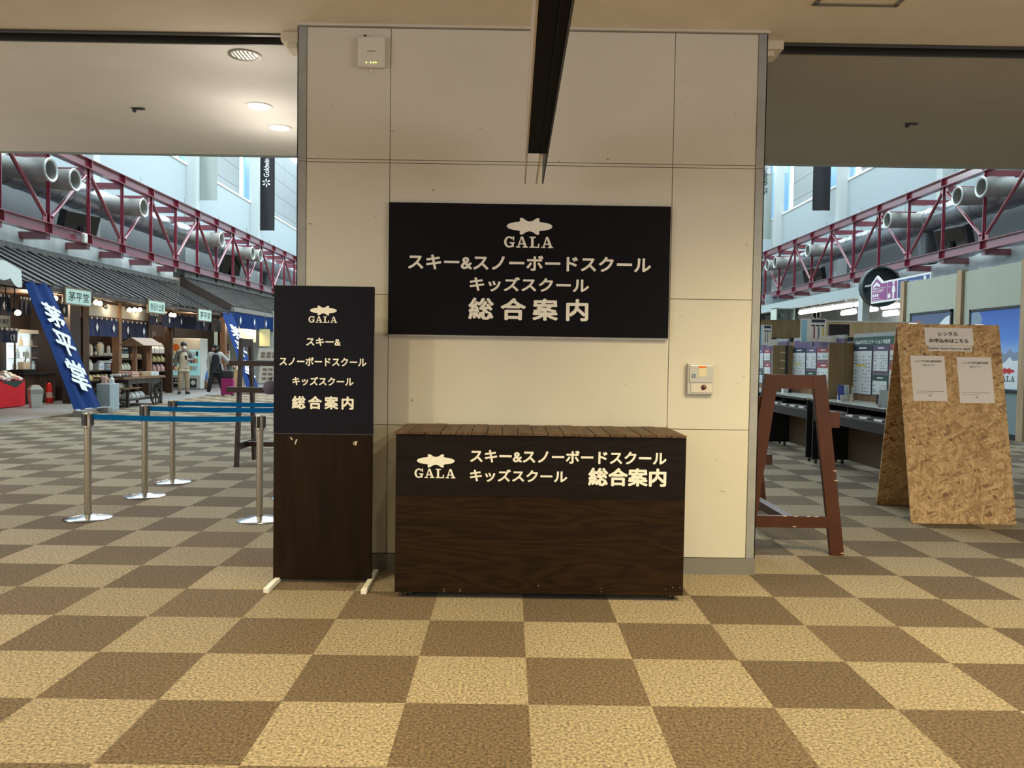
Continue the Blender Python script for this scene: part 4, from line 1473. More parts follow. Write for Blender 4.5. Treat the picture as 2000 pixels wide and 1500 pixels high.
leaning_banner('tall blue cloth banner leaning from eave to floor, big white brush writing', (49, 549), (99, 557), (148, 801), (199, 796), '茅平堂', ((156, 814), (207, 806)),
               ('concrete block holding the near corner of the big blue banner', 'concrete block holding the far corner of the big blue banner'))
leaning_banner('narrow blue cloth banner leaning from eave to floor behind the dark stand', (435, 611), (455, 613), (486, 766), (508, 763), '茅平堂', ((489, 770), (511, 768)),
               ('concrete block holding the near corner of the farther blue banner', 'concrete block holding the far corner of the farther blue banner'))

# ---- white scalloped awning at the far left
x = -10.3
ya, yb, z0, z1 = rect_x(-40, 41, 508, 540, x)
t = thing('awning', 'white scalloped awning edge at the far left above the sweets counter', 'awning', (x, (ya + yb) / 2, z0))
m = MB(t.location)


def fn(i, j):
    y = ya + (yb - ya) * i
    if j < 0.5:
        q = j / 0.5
        return (x - 1.2 * (1 - q), y, z1 + 0.18 * (1 - q) - (0.35 * max(i - 0.6, 0)))
    q = (j - 0.5) / 0.5
    return (x + 0.02 * q, y, z1 - (0.35 * max(i - 0.6, 0)) - q * (0.30 + 0.10 * abs(math.sin(i * 9))))


m.grid(fn, 40, 8)
m.build('canvas', mat('white awning canvas', (0.74, 0.80, 0.78), 0.6), t, smooth=True, solid=0.01)
MB(t.location).tube((x - 1.2, ya, z1 + 0.15), (x - 1.2, yb, z1 + 0.02), 0.02, n=8).build('frame_bar', STEEL, t)

# ---- spotlights under the eave
for k, (px, py, on, lab) in enumerate(((107, 580, 1, 'lit eave spotlight left of the nearest pale sign board'), (187, 588, 1, 'lit eave spotlight just right of the nearest pale sign board'), (195, 590, 1, 'second lit eave spotlight right of the nearest pale sign board'),
                                      (206, 596, 0, 'unlit brass eave spotlight above the first plaster panel'), (252, 602.5, 1, 'first of three lit spotlights above the second plaster panel'), (262.5, 602, 1, 'middle of three lit spotlights above the second plaster panel'),
                                      (272.5, 602, 1, 'last of three lit spotlights above the second plaster panel'), (333.5, 612, 1, 'lit spotlight right of the middle pale sign board'), (340, 613, 1, 'second lit spotlight right of the middle pale sign board'),
                                      (34, 608, 1, 'lit spotlight by the sweets sign at the far left'))):
    c = atx(px, py + 2.5, -11.0)
    t = thing('spotlight', lab, 'spotlight', (c.x, c.y, c.z))
    MB().tube((-0.10, 0, 0.06), (0.0, 0, 0.0), 0.045, 0.055, n=14).build('can', mat('brass can', (0.25, 0.18, 0.09), 0.35, 0.7) if not on else BLACK_PLASTIC, t, smooth=True)
    MB().box(-0.07, -0.05, -0.01, 0.01, 0.05, max(ez - 0.12 - c.z, 0.1)).build('arm', BLACK_PLASTIC, t)
    MB().blob((0.005, 0, -0.004), 0.065, 0.065, 0.065).build('bulb', GLOW if on else STEEL, t, smooth=True)
for px, py, x, e in ((205, 640, -11.5, 70), (262, 645, -11.5, 70), (110, 640, -11.6, 60), (60, 650, -12.0, 90), (320, 640, -11.6, 80), (380, 650, -11.6, 90), (480, 650, -11.0, 90)):
    p = atx(px, py, x)
    lamp('shop_lamp', 'POINT', (p.x, p.y, 2.6), e, (1.0, 0.82, 0.58), 0.15)


# ---- shelves and goods
def shelf_unit(label, px0, px1, x0, pys, m=SHOP_WOOD):
    ya, yb = atx(px0, 700, x0).y, atx(px1, 700, x0).y
    zs = [atx((px0 + px1) / 2, py, x0).z for py in pys]
    t = thing('display_shelf', label, 'shelf', (x0 - 0.2, (ya + yb) / 2, 0))
    o = t.location
    for z in zs:
        MB(o).box(x0 - 0.42, x0, ya, yb, z - 0.035, z).build('shelf_board', m, t)
    for y in (ya, yb - 0.05):
        MB(o).box(x0 - 0.42, x0 - 0.02, y, y + 0.05, 0, zs[0] + 0.6).build('side_panel', m, t)
    MB(o).box(x0 - 0.44, x0 - 0.42, ya, yb, 0, zs[0] + 0.75).build('back_panel', SHOP_DARK, t)
    return zs


ITEM_MATS = {'cream': mat('cream packet', (0.66, 0.62, 0.48), 0.6), 'yellow': mat('yellow packet', (0.62, 0.50, 0.20), 0.5), 'white': mat('white packet', (0.72, 0.72, 0.70), 0.5),
             'glass': mat('pale glass', (0.55, 0.60, 0.58), 0.1), 'dark': mat('dark bottle glass', (0.02, 0.025, 0.02), 0.15), 'red': mat('red packet', (0.60, 0.07, 0.05), 0.5),
             'pink': mat('pink packet', (0.66, 0.40, 0.36), 0.6), 'tan': mat('tan packet', (0.42, 0.28, 0.15), 0.6), 'blue': mat('pale blue packet', (0.40, 0.55, 0.66), 0.6)}


def bottle(label, x, y, z, h, r, m, group, cap='white'):
    t = thing('bottle', label, 'bottle', (x, y, z), group=group)
    MB().lathe(((0, 0), (r, 0.002), (r, h * 0.58), (r * 0.42, h * 0.76), (r * 0.38, h * 0.92), (0, h * 0.92)), n=12).build('body', ITEM_MATS[m], t, smooth=True)
    MB().lathe(((0, 0), (r * 0.45, 0), (r * 0.45, h * 0.10), (0, h * 0.10)), (0, 0, h * 0.91), 10).build('cap', ITEM_MATS[cap], t, smooth=True)
    if m == 'dark':
        MB().tube((0, 0, h * 0.1), (0, 0, h * 0.46), r * 1.03, n=12, caps=False).build('paper_label', ITEM_MATS['cream'], t, smooth=True)
    return t


def jar(label, x, y, z, h, r, m, group, lid='glass'):
    t = thing('jar', label, 'jar', (x, y, z), group=group)
    MB().lathe(((0, 0), (r, 0.004), (r, h * 0.78), (r * 0.7, h * 0.86), (0, h * 0.86)), n=14).build('body', ITEM_MATS[m], t, smooth=True)
    MB().lathe(((0, 0), (r * 0.72, 0), (r * 0.72, h * 0.10), (0, h * 0.14)), (0, 0, h * 0.86), 12).build('lid', ITEM_MATS[lid], t, smooth=True)
    return t


def packet(label, x, y, z, wy, h, d, m, group, gable=False):
    b = MB()
    k = 0.10 if not gable else 0.42
    vs = [(-d / 2, -wy / 2, 0), (d / 2, -wy / 2, 0), (d / 2, wy / 2, 0), (-d / 2, wy / 2, 0),
          (-d * 0.55, -wy * 0.52, h * 0.45), (d * 0.55, -wy * 0.52, h * 0.45), (d * 0.55, wy * 0.52, h * 0.45), (-d * 0.55, wy * 0.52, h * 0.45),
          (-d * 0.12, -wy * (0.5 - k), h), (d * 0.12, -wy * (0.5 - k), h), (d * 0.12, wy * (0.5 - k), h), (-d * 0.12, wy * (0.5 - k), h)]
    fs = [(0, 3, 2, 1)]
    for a in (0, 4):
        for i in range(4):
            j = (i + 1) % 4
            fs.append((a + i, a + j, a + 4 + j, a + 4 + i))
    fs.append((8, 9, 10, 11))
    b._add([(x + p[0], y + p[1], z + p[2]) for p in vs], fs)
    return single(b, 'packet', ITEM_MATS[m], label, 'packet', group, bevel=0.006)


def carton(label, x, y, z, wy, h, d, m, group):
    t = thing('carton', label, 'box', (x, y, z), group=group)
    MB().box(-d / 2, d / 2, -wy / 2, wy / 2, 0, h).build('box', ITEM_MATS[m], t, bevel=0.004)
    MB().box(d / 2, d / 2 + 0.002, -wy * 0.36, wy * 0.36, h * 0.3, h * 0.62).build('print', ITEM_MATS['blue' if m == 'white' else 'tan'], t)
    return t


XS = -11.75
z1, z2, z3 = shelf_unit('dark shelf unit with jars and packets left of the cart', 169, 229.5, XS, (695, 723, 742))
c_y = lambda px: atx(px, 700, XS).y
xi = XS - 0.14
jar('tall cream jar at the left end of the top shelf', xi, c_y(185), z1, 0.34, 0.075, 'cream', None)
bottle('short bottle with white label next to the tall cream jar', xi, c_y(195.5), z1, 0.26, 0.045, 'dark', None)
jar('large lidded jar with cream filling, top shelf left of the pair', xi, c_y(204), z1, 0.40, 0.085, 'cream', None)
jar('large clear lidded jar, top shelf right of the pair', xi - 0.1, c_y(213), z1, 0.40, 0.085, 'glass', None)
jar('small white-topped dispenser on the top shelf beside the clear jar', xi + 0.04, c_y(218.5), z1, 0.30, 0.05, 'glass', None, 'white')
for k in range(5):
    jar('small pale jar in the row at the front of the top shelf', xi + 0.11, c_y(207 + 3.4 * k), z1, 0.085, 0.035, 'glass', 'small pale jars on the top shelf', 'white')
for k, px in enumerate((172.5, 182.5)):
    packet(('narrow cream bag at the left end of the middle shelf', 'tall cream bag on the middle shelf')[k], xi, c_y(px), z2, (0.16, 0.26)[k], (0.30, 0.31)[k], 0.12, 'cream', None)
carton('white carton with blue print on the middle shelf', xi + 0.04, c_y(200), z2, 0.30, 0.20, 0.16, 'white', None)
carton('pale blue carton on the middle shelf', xi + 0.06, c_y(212), z2, 0.24, 0.18, 0.16, 'blue', None)
carton('red carton at the right end of the middle shelf', xi + 0.05, c_y(225), z2, 0.24, 0.24, 0.16, 'red', None)
for k in range(6):
    packet('white crumpled packet lying along the cartons', xi + 0.05, c_y(200 + 4.5 * k), z2 + 0.2 if k < 5 else z2 + 0.24, 0.10, 0.08, 0.12, 'white', 'white packets on top of the cartons')
for k in range(6):
    packet('%s packet on the lowest shelf left of the cart' % ('yellow' if k % 2 else 'tan'), xi + 0.05, c_y(172 + 8.0 * k), z3, 0.18, 0.16, 0.12, 'yellow' if k % 2 else 'tan', 'yellow packets on the lowest shelf' if k % 2 else 'tan packets on the lowest shelf')
z1, z2, z3 = shelf_unit('dark shelf unit with labelled bottles behind the cart', 233, 287, XS, (701, 722, 745))
for k in range(6):
    bottle('dark bottle with cream label in the row behind the cart post', xi, c_y(238 + 3.6 * k), z1, 0.34, 0.06, 'dark', 'dark bottles behind the cart', 'white')
for k in range(4):
    packet('cream gabled packet on the shelf below the dark bottles', xi, c_y(239 + 6 * k), z2, 0.17, 0.22, 0.14, 'cream' if k != 1 else 'cream', 'cream gabled packets behind the cart', True)
for k in range(4):
    jar('dark little jar on the shelf right of the cart post', xi, c_y(266 + 5 * k), z1, 0.15, 0.055, 'tan', 'little jars behind the cart', 'white')
XS2 = -11.9
z1, z2, z3 = shelf_unit('dark shelf unit with bags right of the cart', 292, 328, XS2, (690, 706, 725))
c_y = lambda px: atx(px, 700, XS2).y
xi = XS2 - 0.14
for k in range(3):
    packet('large white bag on the top shelf right of the cart', xi, c_y(299 + 10 * k), z1, 0.32, 0.36, 0.2, 'white', 'large white bags right of the cart')
for k in range(4):
    packet('yellow rounded bag on the middle shelf right of the cart', xi, c_y(298 + 8 * k), z2, 0.24, 0.22, 0.16, 'yellow', 'yellow bags right of the cart', True)
for k in range(4):
    packet('pink packet on the lower shelf right of the cart', xi, c_y(298 + 8 * k), z3, 0.22, 0.24, 0.16, 'pink', 'pink packets right of the cart')

# ---- cart with its own little roof
cp = atz(283, 792, 0)
t = thing('market_cart', 'wooden market cart with small pitched roof and spoked wheels', 'cart', (cp.x - 0.35, cp.y, 0))
dw = mat('dark cart timber', (0.045, 0.034, 0.028), 0.6)
MB().box(-0.38, 0.38, -1.15, 1.15, 0.70, 0.76).build('deck', WARM_WOOD, t)
MB().box(-0.36, 0.36, -0.9, 0.9, 0.58, 0.70).build('frame', dw, t)
MB().box(-0.36, 0.40, -1.15, -0.3, 0.46, 0.49).build('lower_shelf', WARM_WOOD, t)
MB().box(-0.36, 0.36, -0.9, 0.9, 0.16, 0.20).build('bottom_shelf', dw, t)
for x, y in ((-0.32, -0.85), (0.32, -0.85), (-0.32, 1.0), (0.32, 1.0)):
    MB().box(x - 0.03, x + 0.03, y - 0.03, y + 0.03, 0.0, 0.72).build('leg', dw, t)
for x, y in ((0, 0.18), (0, 1.02)):
    MB().box(x - 0.05, x + 0.05, y - 0.05, y + 0.05, 0.76, 1.66).build('roof_post', WARM_WOOD, t)
for s in (-1, 1):
    MB().poly([(0, 0.0, 1.76), (0, 1.2, 1.76), (s * 0.32, 1.2, 1.56), (s * 0.32, 0.0, 1.56)], (s * 0.53, 0, 0.85), 0.025).build('roof_panel', mat('tan roof board', (0.26, 0.155, 0.09), 0.6), t)
MB().poly([(0, 0.02, 1.73), (-0.29, 0.02, 1.55), (0.29, 0.02, 1.55)], (0, -1, 0), 0.03).build('gable', WARM_WOOD, t)
for s in (-1, 1):
    wb = MB()
    x = s * 0.43
    wb.lathe(((0.27, -0.022), (0.30, -0.022), (0.30, 0.022), (0.27, 0.022), (0.27, -0.022)), (x, 0.45, 0.30), 28, (1, 0, 0))
    whl = wb.build('wheel', dw, t, smooth=True)
    for k in range(8):
        a = PI / 4 * k
        MB().bar((x, 0.45 + 0.04 * math.cos(a), 0.30 + 0.04 * math.sin(a)), (x, 0.45 + 0.28 * math.cos(a), 0.30 + 0.28 * math.sin(a)), 0.03, 0.025, (1, 0, 0)).build('spoke', dw, whl)
    MB().tube((x - 0.04, 0.45, 0.30), (x + 0.04, 0.45, 0.30), 0.055, n=12).build('hub', dw, whl)
cx, cyy = t.location.x, t.location.y
for k, (dx, dy, wy, h, m, lab) in enumerate(((0.1, 0.26, 0.5, 0.10, 'tan', 'shallow tan tray box on the cart deck'), (0.1, 0.75, 0.45, 0.10, 'white', 'white tray box at the far end of the cart deck'),
                                             (0.12, -0.38, 0.34, 0.12, 'pink', 'pink tray box in the middle of the cart deck'))):
    carton(lab, cx + dx, cyy + dy, 0.76, wy, h, 0.36, m, None)
for k in range(5):
    packet('small cream packet lined up on the cart lower shelf', cx + 0.2, cyy - 1.05 + 0.13 * k, 0.49, 0.11, 0.12, 0.1, 'cream', 'cream packets on the cart lower shelf')
for k in range(4):
    packet('white packet on the cart bottom shelf', cx + 0.15, cyy - 0.6 + 0.25 * k, 0.20, 0.20, 0.16, 0.16, 'white', 'white packets on the cart bottom shelf')

for k, (dy, z, lab) in enumerate(((-0.95, 0.77, 'black tray of small goods on the near end of the cart'), (-0.55, 0.49, 'black tray of small goods on the lower shelf of the cart'))):
    t = thing('serving_tray', lab, 'tray', (cx + (-0.16 if k else 0.16), cyy + dy, z - 0.01 * (1 - k)))
    MB().box(-0.17, 0.17, -0.24, 0.24, 0, 0.02).box(-0.17, -0.155, -0.24, 0.24, 0.02, 0.05).box(0.155, 0.17, -0.24, 0.24, 0.02, 0.05).build('tray', BLACK_PLASTIC, t)
    for j in range(5):
        MB().box(-0.12, 0.12, -0.21 + 0.088 * j, -0.15 + 0.088 * j, 0.02, 0.07).build('packet', ITEM_MATS[('white', 'tan', 'cream', 'dark', 'white')[j]], t)

# ---- pale pedestal box in front of the cart
p = atz(214.5, 803, 0)
h_ = aty(214, 750, p.y).z
t = thing('pedestal_box', 'grey blue covered pedestal box in front of the cart', 'box', (p.x - 0.15, p.y + 0.2, 0))
MB().box(-0.16, 0.15, -0.2, 0.25, 0, h_).build('cover', mat('grey blue cover', (0.36, 0.43, 0.46), 0.7, var=0.05), t, bevel=0.01)
MB().box(-0.14, 0.0, -0.05, 0.1, h_, h_ + 0.008).build('top_plate', WHITE_PAINT, t)
carton('small purple and white leaflet box on the pedestal box', p.x - 0.2, p.y + 0.18, h_ + 0.008, 0.14, 0.15, 0.10, 'pink', None)
bottle('small white canister on the pedestal box', p.x - 0.08, p.y + 0.25, h_, 0.18, 0.06, 'white', None)

# ---- red draped sweets table and its neighbours
p0, p1 = atz(-30, 802, 0), atz(51, 794, 0)
rx = (p0.x + p1.x) / 2
zt0 = atx(20, 744, rx).z
t = thing('sweets_table', 'red draped table heaped with packets at the far left edge', 'table', (rx - 0.4, (p0.y + p1.y) / 2, 0))
o = t.location
MB(o).box(rx - 0.8, rx, p0.y, p1.y, 0.02, zt0).build('red_drape', mat('bright red cloth', (0.72, 0.006, 0.018), 0.75), t, bevel=0.01)
MB(o).poly([(rx + 0.006, p1.y - 0.95, zt0), (rx + 0.006, p1.y - 0.02, zt0), (rx + 0.006, p1.y - 0.35, zt0 - 0.17)], XX, 0.004).build('green_corner_cloth', mat('dark green cloth', (0.02, 0.06, 0.04), 0.8), t)
for k in range(22):
    m = ('white', 'pink', 'cream', 'white')[k % 4]
    yy = p1.y - 0.10 - 0.155 * (k % 11)
    packet('%s packet heaped on the red table' % m, rx - 0.15 - 0.3 * (k // 11), yy, zt0 + 0.001 + (0.02 * (k % 3)), 0.15, 0.10 + 0.03 * ((k * 5) % 4), 0.22, m, '%s packets on the red table' % m)
p = atz(62, 797, 0)
t = thing('stall_bin', 'white bin with grey rim beside the red table', 'bin', (p.x, p.y + 0.15, 0))
hz = aty(62, 752, p.y).z
MB().lathe(((0, 0), (0.15, 0.0), (0.19, hz * 0.62), (0, hz * 0.62)), n=4).build('body', mat('off-white bin', (0.66, 0.63, 0.56), 0.5), t)
MB().lathe(((0.19, hz * 0.62), (0.20, hz * 0.64), (0.20, hz * 0.80), (0.10, hz * 0.98), (0, hz)), n=4).build('lid', mat('grey bin lid', (0.40, 0.39, 0.36), 0.5), t)

xk = -12.3
ya, yb, _, zk = rect_x(46, 108, 729, 786, xk)
t = thing('sales_counter', 'dark wood sales counter behind the red table', 'counter', (xk - 0.3, (ya + yb) / 2, 0))
MB(t.location).box(xk - 0.6, xk, ya, yb, 0.05, zk - 0.04).build('body', SHOP_WOOD, t)
MB(t.location).box(xk - 0.65, xk + 0.04, ya - 0.03, yb + 0.03, zk - 0.04, zk).build('worktop', BLACK_PLASTIC, t)
MB(t.location).box(xk - 0.58, xk - 0.02, ya + 0.05, yb - 0.05, 0, 0.05).build('plinth', DARK_GAP, t)
ym = (ya + yb) / 2
t = thing('cash_register', 'dark cash register with small screen on the sales counter', 'cash register', (xk - 0.25, ym - 0.2, zk))
MB().box(-0.18, 0.16, -0.35, 0.25, 0, 0.10).build('drawer', BLACK_PLASTIC, t)
MB().box(-0.1, 0.06, -0.18, 0.12, 0.10, 0.30).build('body', ITEM_MATS['cream'], t, bevel=0.01)
MB().bar((0.0, -0.02, 0.30), (0.02, -0.02, 0.42), 0.02, 0.02).build('stem', BLACK_PLASTIC, t)
MB().box(0.0, 0.03, -0.12, 0.08, 0.42, 0.56).build('screen', mat('pale screen', (0.3, 0.4, 0.45), 0.3), t)
xf = -12.97
ya, yb, z0, z1 = rect_x(30, 116, 652, 722, xf)
t = thing('chilled_display_case', 'brightly lit glass display case behind the sales counter', 'display case', (xf - 0.3, (ya + yb) / 2, 0))
o = t.location
MB(o).box(xf - 0.24, xf - 0.2, ya, yb, z0, z1).build('lit_back', mat('lit case lining', (0.8, 0.9, 0.9), 0.6, emit=(0.80, 0.95, 1.0), estr=0.75), t)
MB(o).box(xf - 0.25, xf, ya, yb, z1, z1 + 0.10).build('canopy', WHITE_PAINT, t)
MB(o).box(xf - 0.25, xf, ya, yb, 0, z0).build('base', SHOP_WOOD, t)
for q in (0.33, 0.66):
    MB(o).box(xf - 0.2, xf - 0.02, ya, yb, z0 + (z1 - z0) * q - 0.012, z0 + (z1 - z0) * q).build('glass_shelf', WHITE_PAINT, t)
for k in range(4):
    y = ya + (yb - ya) * k / 3
    MB(o).box(xf - 0.03, xf, y - 0.02, y + 0.02, z0, z1).build('mullion', STEEL, t)
for k in range(14):
    r = k % 3
    bottle('bottle in the lit display case', xf - 0.1, ya + 0.12 + (yb - ya - 0.24) * (k / 13.0), z0 + (z1 - z0) * (0, 0.33, 0.66)[r], 0.24, 0.05, ('white', 'blue', 'cream', 'yellow', 'glass')[k % 5], 'bottles in the lit display case')
p = atz(97, 788, 0)
t = thing('fire_extinguisher', 'red fire extinguisher standing beside the sales counter', 'fire extinguisher', (p.x, p.y, 0))
MB().lathe(((0, 0), (0.085, 0.0), (0.085, 0.46), (0.05, 0.53), (0.03, 0.55), (0, 0.55)), n=16).build('cylinder', mat('red enamel', (0.50, 0.015, 0.012), 0.3), t, smooth=True)
MB().box(-0.02, 0.09, -0.02, 0.02, 0.54, 0.60).build('valve', BLACK_PLASTIC, t)
MB().tube((0.07, 0, 0.55), (0.10, 0, 0.2), 0.014, n=8).build('hose', BLACK_PLASTIC, t)
MB().tube((0, 0, 0.15), (0, 0, 0.3), 0.0865, n=16, caps=False).build('paper_label', ITEM_MATS['pink'], t)

# ---- drinks machine and things at the far end
yv = 29.2
a, b = aty(336, 765, yv), aty(391.5, 765, yv)
zt = aty(364, 661, yv).z
t = thing('drinks_machine', 'white and turquoise drinks vending machine behind the two people', 'vending machine', ((a.x + b.x) / 2, yv + 0.35, 0))
o = t.location
MB(o).box(a.x, b.x, yv, yv + 0.7, 0.03, zt).build('cabinet', mat('white cabinet', (0.72, 0.74, 0.70), 0.4), t, bevel=0.01)
zz = lambda py: aty(364, py, yv).z
xx_ = lambda px: aty(px, 700, yv).x
MB(o).box(xx_(337.5), xx_(390), yv - 0.01, yv, zz(683), zz(662)).build('header_panel', mat('cream printed header', (0.74, 0.70, 0.58), 0.5), t)
MB(o).lathe(((0, 0), (0.14, 0), (0.14, 0.005), (0, 0.005)), (xx_(343.5), yv - 0.011, zz(679)), 18, (0, -1, 0)).build('orange_disc', mat('orange print', (0.80, 0.33, 0.03), 0.5), t)
MB(o).box(xx_(338), xx_(390), yv - 0.015, yv, zz(733), zz(684)).build('drinks_window', mat('turquoise lit window', (0.35, 0.68, 0.72), 0.3, emit=(0.35, 0.8, 0.85), estr=0.35), t)
for r, py in enumerate((695, 709, 723)):
    for k in range(9):
        if k in (2, 3, 4) and r < 3:
            continue
        px = 341 + 5.6 * k
        m = ('yellow', 'blue', 'white', 'dark', 'red')[(k + 2 * r) % 5]
        x = xx_(px)
        MB(o).tube((x, yv - 0.05, zz(py)), (x, yv - 0.05, zz(py) + 0.17), 0.04, n=10).build('drink', ITEM_MATS[m], t, smooth=True)
MB(o).box(xx_(339), xx_(349.5), yv - 0.012, yv, zz(757), zz(738)).build('dark_panel', BLACK_PLASTIC, t)
for px, py in ((344, 742), (342, 748), (346.5, 748)):
    MB(o).lathe(((0, 0), (0.035, 0), (0.035, 0.004), (0, 0.004)), (xx_(px), yv - 0.013, zz(py)), 12, (0, -1, 0)).build('dot', WHITE_PAINT, t)
MB(o).box(xx_(371), xx_(384), yv - 0.012, yv, zz(757), zz(739)).build('dark_panel', mat('dark teal panel', (0.02, 0.06, 0.07), 0.4), t)
MB(o).lathe(((0, 0), (0.09, 0), (0.09, 0.004), (0, 0.004)), (xx_(377.5), yv - 0.013, zz(747)), 18, (0, -1, 0)).build('round_mark', WHITE_PAINT, t)
MB(o).box(xx_(339), xx_(388), yv - 0.02, yv, zz(765), zz(758)).build('delivery_flap', GREY_TRIM, t)

a, b = aty(394, 766, 29.6), aty(407, 766, 29.6)
zt = aty(396, 743, 29.6).z
t = thing('wooden_crate', 'brown wooden bin cabinet beside the drinks machine', 'cabinet', ((a.x + b.x) / 2, 29.8, 0))
MB(t.location).box(a.x, b.x, 29.6, 30.0, 0.03, zt).build('body', WARM_WOOD, t)
MB(t.location).box(a.x + 0.02, b.x - 0.02, 29.62, 30.0, 0, 0.03).build('plinth', DARK_GAP, t)
MB(t.location).box(a.x + 0.05, b.x - 0.05, 29.595, 29.6, zt * 0.2, zt * 0.9).build('door', WARM_WOOD, t)
pz = aty(397, 742, 29.75)
t = thing('display_figure_stand', 'bright blue pot-shaped stand on the wooden bin cabinet', 'stand', (pz.x + 0.08, 29.8, zt))
MB().lathe(((0, 0), (0.13, 0.0), (0.15, 0.10), (0.11, 0.25), (0.05, 0.33), (0.045, 0.40), (0, 0.41)), n=16).build('body', mat('bright blue plastic', (0.03, 0.20, 0.62), 0.35), t, smooth=True)
MB().lathe(((0.048, 0.33), (0.056, 0.33), (0.056, 0.39), (0.048, 0.39)), n=14).build('collar', WHITE_PLASTIC, t)

# pale glass doors of the far wall
yw = 35.9
for k, (p0, p1, py0, py1, m, lab) in enumerate(((355, 363, 645, 665, HALL_DARK, None), (388, 399, 650, 760, None, None), (404, 416, 648, 762, None, None))):
    a, b = aty(p0, py1, yw), aty(p1, py0, yw)
    wn += 1
    f = struct(MB().box(a.x, b.x, yw - 0.05, yw, max(a.z, 0.05), b.z).build('window_%d' % wn, mat('grey door glass', (0.25, 0.28, 0.28), 0.2)))
    struct(MB().box(a.x - 0.06, a.x, yw - 0.08, yw, max(a.z, 0.05), b.z).build('window_frame', WHITE_PAINT, f))
for (p0, p1, py0, py1, mname, col, lab) in ((418, 425, 648, 680, 'pastel poster', (0.55, 0.72, 0.72), 'narrow pastel poster hanging by the glass doors'), (506.5, 527, 643, 676, 'yellow poster', (0.72, 0.62, 0.30), 'yellow hanging poster under the wide blue curtain'),
                                            (466, 500, 638, 668, 'grey beige panel', (0.50, 0.50, 0.42), 'large pale panel with a dark curl behind the narrow blue banner')):
    yy = 33.5
    a, b = aty(p0, py1, yy), aty(p1, py0, yy)
    t = thing('hanging_poster', lab, 'poster', ((a.x + b.x) / 2, yy, a.z))
    MB(t.location).box(a.x, b.x, yy, yy + 0.01, a.z, b.z).build('sheet', mat(mname, col, 0.7), t)
    MB(t.location).box(a.x - 0.02, b.x + 0.02, yy - 0.005, yy + 0.015, b.z, b.z + 0.02).build('top_bar', STEEL, t)
    MB(t.location).box((a.x + b.x) / 2 - 0.01, (a.x + b.x) / 2 + 0.01, yy, yy + 0.01, b.z + 0.02, 3.3).build('cord', STEEL, t)
yy = 32.0
a, b = aty(440.5, 708, yy), aty(449, 685, yy)
t = thing('placard', 'white placard with red heading on a dark pole by the suitcase', 'sign', ((a.x + b.x) / 2, yy, 0))
MB(t.location).box(a.x, b.x, yy - 0.03, yy, a.z, b.z).build('board', WHITE_PAINT, t)
MB(t.location).box(a.x + 0.02, b.x - 0.02, yy - 0.035, yy - 0.03, b.z - 0.1, b.z - 0.03).build('heading', ITEM_MATS['red'], t)
MB(t.location).box((a.x + b.x) / 2 - 0.02, (a.x + b.x) / 2 + 0.02, yy, yy + 0.04, 0, b.z + 0.3).build('pole', BLACK_PLASTIC, t)
a, b = aty(453, 748, yy), aty(468.5, 724, yy)
t = thing('parcel_box', 'light wooden box pedestal between post and narrow blue banner', 'box', ((a.x + b.x) / 2, yy + 0.2, 0))
MB(t.location).box(a.x, b.x, yy, yy + 0.4, 0, b.z).build('body', LIGHT_WOOD, t)
MB(t.location).box(a.x - 0.02, b.x + 0.02, yy - 0.02, yy + 0.42, b.z, b.z + 0.025).build('top', LIGHT_WOOD, t)
bottle('white bottle on the light wooden box pedestal', (a.x + b.x) / 2, yy + 0.15, b.z + 0.025, 0.26, 0.06, 'white', None)

# notices on the dark stand
o = stand_b.location
ys = o.y - 0.33
for (px0, px1, py0, py1, lab, rows) in ((504, 560, 681, 703, 'white printed notice board standing on the upper ledge of the dark stand', 2), (506, 562, 716, 748, 'white notice board with framed symbols on the lower ledge of the dark stand', 3)):
    a, b = aty(px0, py1, ys), aty(px1, py0, ys)
    t = thing('notice_board', lab, 'notice', ((a.x + b.x) / 2, ys, a.z))
    MB(t.location).bar(((a.x + b.x) / 2, ys - 0.03, a.z), ((a.x + b.x) / 2, ys + 0.04, b.z), b.x - a.x, 0.012, (0, 1, 0)).build('board', mat('pale notice board', (0.66, 0.72, 0.72), 0.5), t)
    for r in range(rows):
        for k in range(4):
            x = a.x + (b.x - a.x) * (0.12 + 0.2 * k)
            z = a.z + (b.z - a.z) * (0.2 + 0.27 * r)
            f = (z - a.z) / (b.z - a.z)
            MB(t.location).box(x, x + 0.045, ys - 0.045 + 0.07 * f, ys - 0.038 + 0.07 * f, z, z + 0.03).build('symbol', mat('grey print', (0.25, 0.24, 0.22), 0.6), t)
p = aty(527, 757, ys - 0.1)
t = thing('cloth_bag', 'grey purple cloth bag hanging at the end of the lower ledge', 'bag', (p.x, p.y, p.z - 0.09))
MB().lathe(((0, 0), (0.05, 0.01), (0.085, 0.07), (0.07, 0.14), (0.045, 0.17), (0, 0.17)), n=12).build('bag', mat('grey purple cloth', (0.14, 0.12, 0.17), 0.8), t, smooth=True)
MB().tube((0, 0, 0.165), (0.02, 0.03, 0.22), 0.008, n=8).build('strap', BLACK_PLASTIC, t)


